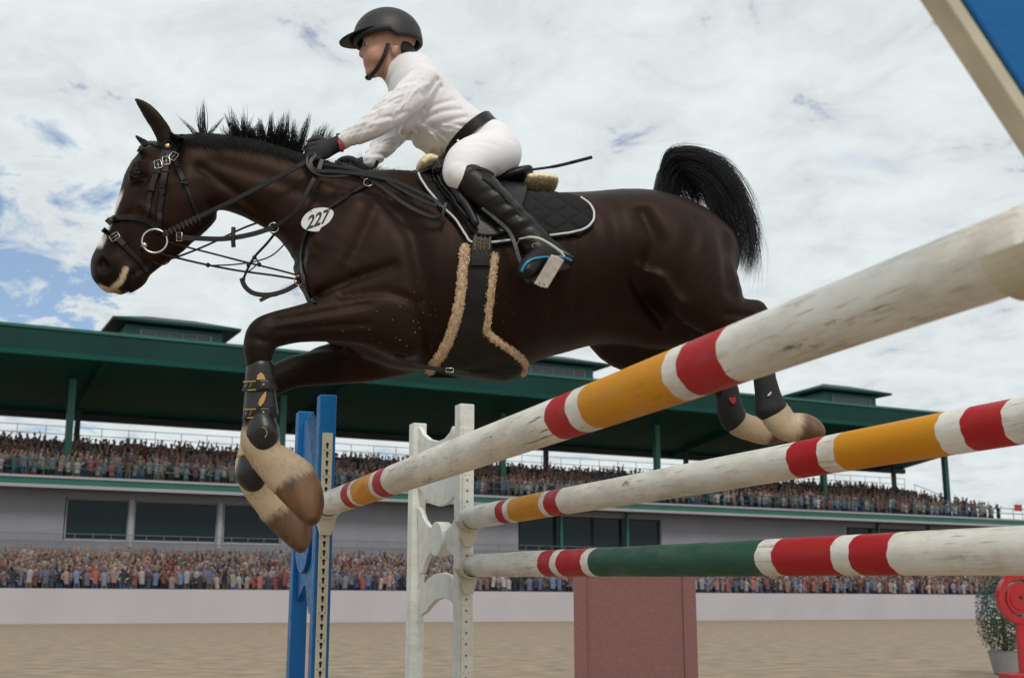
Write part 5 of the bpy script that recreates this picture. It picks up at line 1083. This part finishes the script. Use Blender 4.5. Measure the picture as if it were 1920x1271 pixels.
# ================================================================== the rider
rc = HP(870, 280, 0)
M_skin = mat('skin', (.46, .25, .17), .5, var=.08, vscale=30, bump=.05, bscale=200)
M_shirt = mat('white_shirt', (.80, .775, .79), .8, bump=.14, bscale=26, stretch=(1, 1, 1.6), spec=.25, sheen=.1)
M_bree = mat('white_breeches', (.83, .81, .82), .75, bump=.05, bscale=120, spec=.25)
def rfield(x0, y0, x1, y1, wm, h): return Field(HP(x0, y1) * [1, 0, 1] + [-.12, -wm, -.14], HP(x1, y0) * [1, 0, 1] + [.10, wm, .06], h)
torso_st = [st2(843, 294, 919, 233, 0, .148), st2(800, 271, 888, 211, 0, .150), st2(756, 250, 857, 179, 0, .160), st2(742, 212, 830, 146, 0, .165), st2(743, 176, 806, 120, 0, .13), st2(730, 164, 778, 116, 0, .070)]
arm_n = [stc(796, 156, 34, .155, .060), stc(766, 184, 33, .19, .056), stc(736, 208, 30, .205, .052), stc(704, 232, 26, .20, .047), stc(670, 251, 21, .17, .039), stc(642, 266, 15, .14, .031)]
arm_f = [stc(786, 165, 34, -.155, .060), stc(762, 205, 30, -.20, .054), stc(742, 244, 25, -.21, .048), stc(716, 276, 22, -.17, .042), stc(690, 302, 16, -.12, .032)]
pel = [st2(848, 300, 924, 240, 0, .148), stc(922, 280, 44, 0, .17), stc(928, 296, 40, 0, .17)]
th = lambda s: [stc(930, 287, 42, .09 * s, .095), stc(906, 293, 44, .18 * s, .09), stc(876, 306, 41, .25 * s, .078), stc(866, 328, 31, .28 * s, .066), stc(884, 345, 24, .285 * s, .06)]
leg = lambda s: [st2(862, 362, 896, 312, .285 * s, .066), st2(884, 384, 924, 332, .295 * s, .064), st2(912, 408, 952, 362, .305 * s, .060), st2(942, 432, 982, 392, .31 * s, .050), st2(966, 452, 1012, 422, .315 * s, .044), st2(980, 470, 1030, 440, .32 * s, .042)]
foot = lambda s: [stc(1042, 474, 22, .315 * s, .034), stc(1014, 486, 24, .345 * s, .036), stc(994, 498, 22, .375 * s, .038), stc(986, 508, 15, .395 * s, .032)]
def shrink(st_, d): return [[*s[:6], max(.008, s[6] - d), max(.008, s[7] - d)] for s in st_]
# body: one continuous figure (mostly under the clothes)
f = rfield(600, 0, 1080, 545, .45, .0062); SK = 1.0
for st_ in (torso_st, arm_n, arm_f, pel, th(1), th(-1), leg(1)[1:], leg(-1)[1:], foot(1)[:-1], foot(-1)[:-1]): f.chain(shrink(st_, .020), .012)
f.chain([stc(612, 279, 8, .135, .012), stc(642, 266, 7, .138, .016)], .01); f.chain([stc(672, 313, 8, -.124, .012), stc(694, 303, 7, -.122, .016)], .01)
f.chain([stc(757, 150, 27, 0, .056), stc(738, 134, 25, 0, .053), stc(728, 108, 24, 0, .052)], .025)
f.chain([stc(736, 62, 47, 0, .073), stc(722, 84, 42, 0, .070), stc(709, 112, 28, 0, .052), stc(700, 132, 14, 0, .032)], .02)
f.chain([stc(693, 80, 6, 0, .010), stc(684, 92, 7, 0, .011), stc(679, 102, 7, 0, .016)], .012)
for s in (1, -1):
    f.chain([stc(741, 88, 9, .072 * s, .008), stc(738, 100, 6, .07 * s, .008)], .008); f.chain([stc(690, 72, 8, .028 * s, .02), stc(692, 73, 7, .04 * s, .015)], .015); f.chain([stc(700, 100, 12, .04 * s, .018), stc(704, 108, 11, .04 * s, .018)], .02)
f.chain([stc(685, 116, 4, 0, .020), stc(687, 117, 4, 0, .020)], .006); f.chain([stc(687, 123, 4.5, 0, .018), stc(689, 124, 4, 0, .018)], .006); f.chain([stc(694, 138, 8, 0, .016), stc(698, 138, 8, 0, .016)], .012)
v, q = f.mesh(2); ppx = proj(H2W(v)); cs = np.tile(np.array([.46, .25, .17]), (len(v), 1)); lipm = ((ppx[:, 1] > 112) & (ppx[:, 1] < 128) & (ppx[:, 0] < 692)); cs[lipm] = (.42, .16, .13)
rider = mesh_obj('person', v - rc, q, mat('rider_skin', (.46, .25, .17), .5, attr=True, bump=.05, bscale=200), smooth=True, attr=cs); rider.location = H2W(rc)[0]; rider.rotation_euler = (0, 0, PSI)
tag(rider, 'rider in white shirt, white breeches and black boots leaning forward over the horse', 'person')
RT = Matrix.Translation(Vector(-rc))
def rpart(mb, name, m, parent=None, **kw): o = mb.build(name, m, parent or rider, **kw); o.data.transform(RT); return o
def rmesh(f, name, m, sm=2, parent=None, **kw): v, q = f.mesh(sm); o = mesh_obj(name, v, q, m, parent or rider, smooth=True, **kw); o.data.transform(RT); return o
for s in (1, -1):
    rpart(MB().ball(HP(689, 84, .031 * s), .0115, 14), 'eye', mat('eye_white', (.34, .31, .29), .2), smooth=True); e_ = rider.children[-1]; rpart(MB().ball(HP(684.5, 84, .032 * s), (.0062, .0062, .0062), 10), 'iris', mat('iris_brown', (.04, .02, .01), .1), e_, smooth=True)
    rpart(MB().tube([HP(686, 74, .018 * s), HP(685, 72, .03 * s), HP(689, 73, .044 * s)], [.002, .003, .0015], 6), 'eyebrow', mat('dark_brow', (.03, .02, .012), .8), smooth=True)
# shirt with folds
f = rfield(620, 90, 935, 330, .34, .0043)
for st_, k in ((torso_st, .03), (arm_n, .025), (arm_f, .025)): f.chain(st_, k)
for s in (1, -1): f.chain([stc(770, 228, 24, .075 * s, .05), stc(762, 240, 16, .075 * s, .045)], .03)
rs = random.Random(5); lst = []
ca = crom([(796, 158), (766, 184), (736, 208), (704, 232), (670, 251), (642, 266)], 8)
for k in range(30):
    i = rs.randrange(2, len(ca) - 2); c = ca[i]; d = ca[i + 1] - ca[i - 1]; d /= np.linalg.norm(d); nn = np.array([-d[1], d[0]]); a = rs.choice((-1, 1, 1)) * rs.uniform(.12, .5); dr = d * math.cos(a) + nn * math.sin(a); l = rs.uniform(20, 46); c = c + nn * rs.uniform(-22, 22) * (1 - i / len(ca) * .5)
    lst.append(([c - dr * l + nn * 1.5, c, c + dr * l + nn * 1.5], rs.choice((-1, 1, 1)) * rs.uniform(.0018, .0036), rs.uniform(1.9, 3.3)))
for k in range(30):
    t = k / 29; a = np.array([846 + (912 - 846) * t, 288 + (226 - 288) * t]); ang = 2.62 + .95 * (t - .35) + rs.uniform(-.12, .12); l = rs.uniform(34, 95); m_ = a + np.array([math.cos(ang), -math.sin(ang)]) * l * .5 + np.array([rs.uniform(-2, 2), 3]); b = a + np.array([math.cos(ang), -math.sin(ang)]) * l
    lst.append(([a, m_, b], rs.choice((-1, 1, 1)) * rs.uniform(.0020, .0036), rs.uniform(2.0, 3.4)))
for a in ([(760, 236), (790, 205), (818, 152)], [(800, 200), (830, 190), (852, 182)], [(795, 215), (830, 205), (866, 200)], [(800, 232), (840, 222), (876, 214)], [(790, 190), (806, 172), (822, 150)]): lst.append((a, .006, 4))
for a in ([(770, 232), (800, 206), (826, 160)],): lst.append((a, .008, 5))
SK = 1.25; strokes(f, lst, .17); SK = 1.0
shirt = rmesh(f, 'shirt', M_shirt, 1)
rpart(MB().tube([HP(741 + 22 * math.cos(a) * .62 - 0, 152 + 26 * math.sin(a) * .8, .058 * math.cos(a + .6)) for a in np.linspace(0, 6.283, 25)[:-1]], .006, 6, closed=True), 'collar', M_shirt, shirt, smooth=True)
# breeches, belt
f = rfield(815, 215, 990, 375, .40, .0055); f.chain(pel, .02); f.chain([stc(935, 296, 37, .07, .10), stc(938, 300, 34, .07, .10)], .03); f.chain([stc(935, 296, 37, -.07, .10), stc(938, 300, 34, -.07, .10)], .03); f.chain(th(1), .02); f.chain(th(-1), .02)
strokes(f, [([(872, 288), (900, 283), (930, 285)], .003, 3), ([(925, 326), (950, 322), (968, 312)], .0025, 2.4), ([(868, 300), (884, 296), (900, 300)], .0025, 3), ([(905, 258), (935, 252), (958, 262)], .003, 3), ([(912, 244), (935, 240)], -.003, 2.5)], .2); rmesh(f, 'breeches', M_bree, 2)
cB = (HP(842, 291) + HP(917, 231)) / 2; nB = HP(842, 291) - HP(917, 231); rB_ = np.linalg.norm(nB) / 2 + .011; nB /= np.linalg.norm(nB); aB = np.cross(nB, np.array([0, 1.0, 0])); aB /= np.linalg.norm(aB); vs, fs = [], []
aB = aB if aB @ (HP(800, 220) - cB) > 0 else -aB; cB = cB - aB * .004
for i in range(64):
    a = 2 * math.pi * i / 64
    for (h_, r_) in ((-.021, 0), (-.021, .005), (.021, .005), (.021, 0)): vs.append(cB + nB * (rB_ + r_) * math.cos(a) + np.array([0, 1.0, 0]) * (.159 + r_) * math.sin(a) + aB * h_)
for i in range(64):
    j = (i + 1) % 64
    for k in range(4): fs.append((i * 4 + k, i * 4 + (k + 1) % 4, j * 4 + (k + 1) % 4, j * 4 + k))
rpart(MB().add(vs, fs), 'belt', M_lea, bevel=.0015)
rpart(MB().cbox(HP(866, 272, .150), aB * .05, nB * .007, (0, .006, 0)), 'belt_loop', M_bree)
# boots
for s in (1, -1):
    f = rfield(845, 300, 1090, 545, .45, .0055); f.chain(leg(s), .02); f.chain(foot(s), .03); f.chain([stc(1058, 484, 15, .31 * s, .030), stc(1064, 487, 12, .31 * s, .030)], .02)
    strokes(f, [([(926, 398), (945, 392), (962, 384)], .004, 3.5), ([(934, 412), (956, 402), (974, 396)], -.004, 3.5), ([(944, 420), (964, 412), (984, 402)], .004, 3), ([(954, 432), (976, 424), (996, 414)], -.004, 3.5), ([(900, 372), (925, 366), (940, 352)], .003, 4), ([(964, 444), (986, 434), (1006, 426)], .004, 3), ([(910, 385), (935, 374)], -.003, 4)], .3)
    bo = rmesh(f, 'boot', M_lea, 2)
    rpart(MB().strap([HP(x, y, (.315 + d) * s) for x, y, d in crom([(905, 328, .050), (930, 350, .052), (952, 376, .048), (974, 402, .042), (996, 430, .036), (1012, 446, .032)], 4)], [YN * s] * 21, .010, .003), 'zip_flap', M_lea2, bo)
    rpart(MB().strap([HP(x, y, (.285 + d) * s) for x, y, d in crom([(880, 322, .064), (896, 316, .060), (912, 320, .058), (926, 328, .05)], 4)], [YN * s] * 13, .012, .004), 'top_strap', M_lea2, bo)
    rpart(MB().tube([HP(x, y, (.35 + d) * s) for x, y, d in crom([(978, 510, .07), (984, 497, .075), (996, 487, .07), (1014, 483, .05), (1034, 482, .02), (1054, 482, .0), (1072, 489, -.02)], 4)], .0048, 6), 'sole_stripe', mat('blue_stripe', (.02, .22, .42), .4), bo, smooth=True)
    rpart(MB().prism([HP(x, y, (.34 + d) * s) for x, y, d in ((980, 512, .06), (998, 492, .06), (1034, 486, .02), (1070, 490, -.02), (1068, 502, -.02), (1030, 512, .02), (1000, 528, .05), (986, 528, .06))], (0, .012 * s, -.004)), 'sole', mat('dark_sole', (.02, .014, .011), .8), bo, bevel=.003)
    rpart(MB().tube([HP(1004 + 6 * math.cos(a), 461 + 4 * math.sin(a), .365 * s) for a in np.linspace(0, 6.283, 17)[:-1]], .0014, 5, closed=True), 'spur_ring', M_brass, bo)
    rpart(MB().tube([HP(1032, 462, .36 * s), HP(1052, 470, .35 * s), HP(1076, 482, .33 * s)], [.004, .003, .002], 6), 'spur', M_steel, bo, smooth=True)
# gloves: closed fists on the reins
def glove(dx, dy, w0, s):
    f = rfield(560 + dx, 235 + dy, 660 + dx, 325 + dy, .26, .0042)
    f.chain([stc(640 + dx, 267 + dy, 15, w0 + .005 * s, .031), stc(622 + dx, 275 + dy, 16, w0, .025), stc(606 + dx, 281 + dy, 20, w0, .020), stc(596 + dx, 284 + dy, 19, w0, .017)], .015)
    for k in range(4):
        x, y = 597 - k * .5 + dx + (2 if k == 3 else 0), 269 + 9.6 * k + dy; rr = (5.2, 5.4, 5.2, 4.4)[k]
        f.chain([stc(x, y, rr, w0 + .008 * s, .0095), stc(x - 15, y + 3, rr, w0 + .012 * s, .0095), stc(x - 20, y + 6, rr * .95, w0 - .008 * s, .009), stc(x - 12, y + 8, rr * .9, w0 - .026 * s, .0085), stc(x - 2, y + 7, rr * .8, w0 - .028 * s, .008)], .0045)
    f.chain([stc(616 + dx, 270 + dy, 7, w0 - .018 * s, .011), stc(602 + dx, 262 + dy, 6.2, w0 - .018 * s, .010), stc(588 + dx, 262 + dy, 5.4, w0 - .012 * s, .0095), stc(579 + dx, 266 + dy, 4.6, w0 - .008 * s, .008)], .006)
    g = rmesh(f, 'glove', mat('black_glove', (.012, .011, .012), .7, bump=.2, bscale=260), 1)
    rpart(astrap(MB(), [(634 + dx, 252 + dy, w0 + .012), (637 + dx, 262 + dy, w0 + .030 * s), (640 + dx, 274 + dy, w0 + .032 * s), (640 + dx, 284 + dy, w0 + .015 * s)], 9, .004, 4), 'cuff', mat('grey_cuff', (.05, .05, .045), .7), g)
    rpart(astrap(MB(), [(636 + dx, 264 + dy, w0 + .036 * s), (639 + dx, 271 + dy, w0 + .037 * s), (641 + dx, 280 + dy, w0 + .030 * s)], 8, .003, 4), 'cuff_tab', mat('red_tab', (.35, .02, .03), .6), g)
glove(0, 0, .135, 1); glove(56, 36, -.125, -1)
# helmet, strap, hair
hc_ = HP(727, 74, 0); tilt = .16; ex = np.array([math.cos(tilt), 0, math.sin(tilt)]); ez = np.array([-math.sin(tilt), 0, math.cos(tilt)]); vs, fs = [], []
NP, NQ = 14, 32
for i in range(NP + 1):
    ph = (math.pi * .56) * i / NP
    for k in range(NQ):
        a = 2 * math.pi * k / NQ; vs.append(hc_ + ex * .132 * math.sin(ph) * math.cos(a) + np.array([0, 1.0, 0]) * .105 * math.sin(ph) * math.sin(a) + ez * (.122 * math.cos(ph) + (.012 if math.cos(a) < 0 else -.012) * (ph > 1.4)))
fs = [(i * NQ + k, (i + 1) * NQ + k, (i + 1) * NQ + (k + 1) % NQ, i * NQ + (k + 1) % NQ) for i in range(NP) for k in range(NQ)]
M_helm = mat('black_helmet', (.014, .013, .014), .5, bump=.08, bscale=300)
he = rpart(MB().add(vs, fs), 'helmet', M_helm, smooth=True); sm_ = he.modifiers.new('solid', 'SOLIDIFY'); sm_.thickness = .012; sm_.offset = -1
vs, fs = [], []
for i in range(15):
    a = math.pi * .62 + (math.pi * .76) * i / 14; b = hc_ + ex * .130 * math.cos(a) + np.array([0, 1.0, 0]) * .104 * math.sin(a) + ez * .018; k_ = max(0, -math.cos(a)) ** 1.5; vs += [b, b + ex * (-.055 * k_) - ez * .016 * k_]
for i in range(14): fs.append((2 * i, 2 * i + 1, 2 * i + 3, 2 * i + 2))
vi = rpart(MB().add(vs, fs), 'visor', M_helm, he, smooth=True); vi.modifiers.new('solid', 'SOLIDIFY').thickness = .005
for s in (1, -1): rpart(MB().strap([HP(x, y, w * s) for x, y, w in crom([(728, 82, .076), (720, 106, .070), (708, 128, .052), (696, 142, .030), (690, 147, .0)], 4)], [YN * s] * 17, .016, .003), 'chin_strap', M_lea, he)
rpart(MB().ball(HP(691, 146, 0), (.014, .022, .007), 12), 'chin_cup', M_lea, he, smooth=True)
f = rfield(735, 60, 790, 140, .12, .006); f.chain([stc(752, 92, 20, 0, .055), stc(764, 104, 17, 0, .042), stc(766, 116, 9, 0, .028)], .02); rmesh(f, 'hair', mat('dark_hair', (.03, .018, .010), .5, bump=.6, bscale=120, stretch=(1, 6, 1)), 2)
# ================================================================== stirrups
for s in (1, -1):
    w0 = .372
    t = HT('stirrup', 'steel stirrup iron under the rider boot with black leather' if s > 0 else 'stirrup on the far side of the horse hidden by its body', 'stirrup', HP(1010, 490, w0 * s), 'stirrups')
    t.part(MB().strap([HP(x, y, (.33 + d) * s) for x, y, d in crom([(904, 390, .0), (930, 412, .01), (952, 432, .03), (964, 455, .05), (972, 482, .06), (981, 502, .065)], 4)], [YN * s] * 21, .016, .005), 'leather', M_lea)
    ar = [HP(x, y, (w0 + d) * s) for x, y, d in crom([(974, 449, .0), (992, 446, .02), (1012, 449, .028), (1034, 461, .03), (1050, 473, .03), (1057, 482, .028)], 5)]; t.part(MB().strap(ar, [np.array([.2, -.75 * s, .6])] * len(ar), .013, .006), 'bow', M_steel, bevel=.001)
    ar = [HP(x, y, (w0 + d) * s) for x, y, d in crom([(974, 449, .0), (966, 470, .01), (975, 500, .015), (1002, 533, .02)], 5)]; t.part(MB().tube(ar, .005, 7), 'branch', M_lea, smooth=True)
    a, b, c2, d2 = (HP(x, y, (w0 + .035) * s) for x, y in ((1034, 477), (1059, 488), (1027, 541), (1001, 532))); t.part(MB().prism([a, (a + b) / 2 + np.array([0, 0, .004]), b, c2, (c2 + d2) / 2 - np.array([0, 0, .004]), d2], (0, .018 * s, .006)), 'tread', mat('worn_steel', (.34, .29, .24), .45, metal=.7, var=.2, vscale=40), bevel=.003)
    t.part(MB().cbox((a + b + c2 + d2) / 4 + np.array([0, .022 * s, .006]), (b - a) * .8, (d2 - a) * .85, (0, .008, 0)), 'tread_pad', mat('black_rubber', (.012, .012, .012), .8))
    for fx_ in (.3, .65): t.part(MB().ball(d2 + (c2 - d2) * fx_ + (a - d2) * .08 - np.array([0, .001 * s, 0]), (.0022, .0015, .0022), 8), 'screw', M_hole, smooth=True)
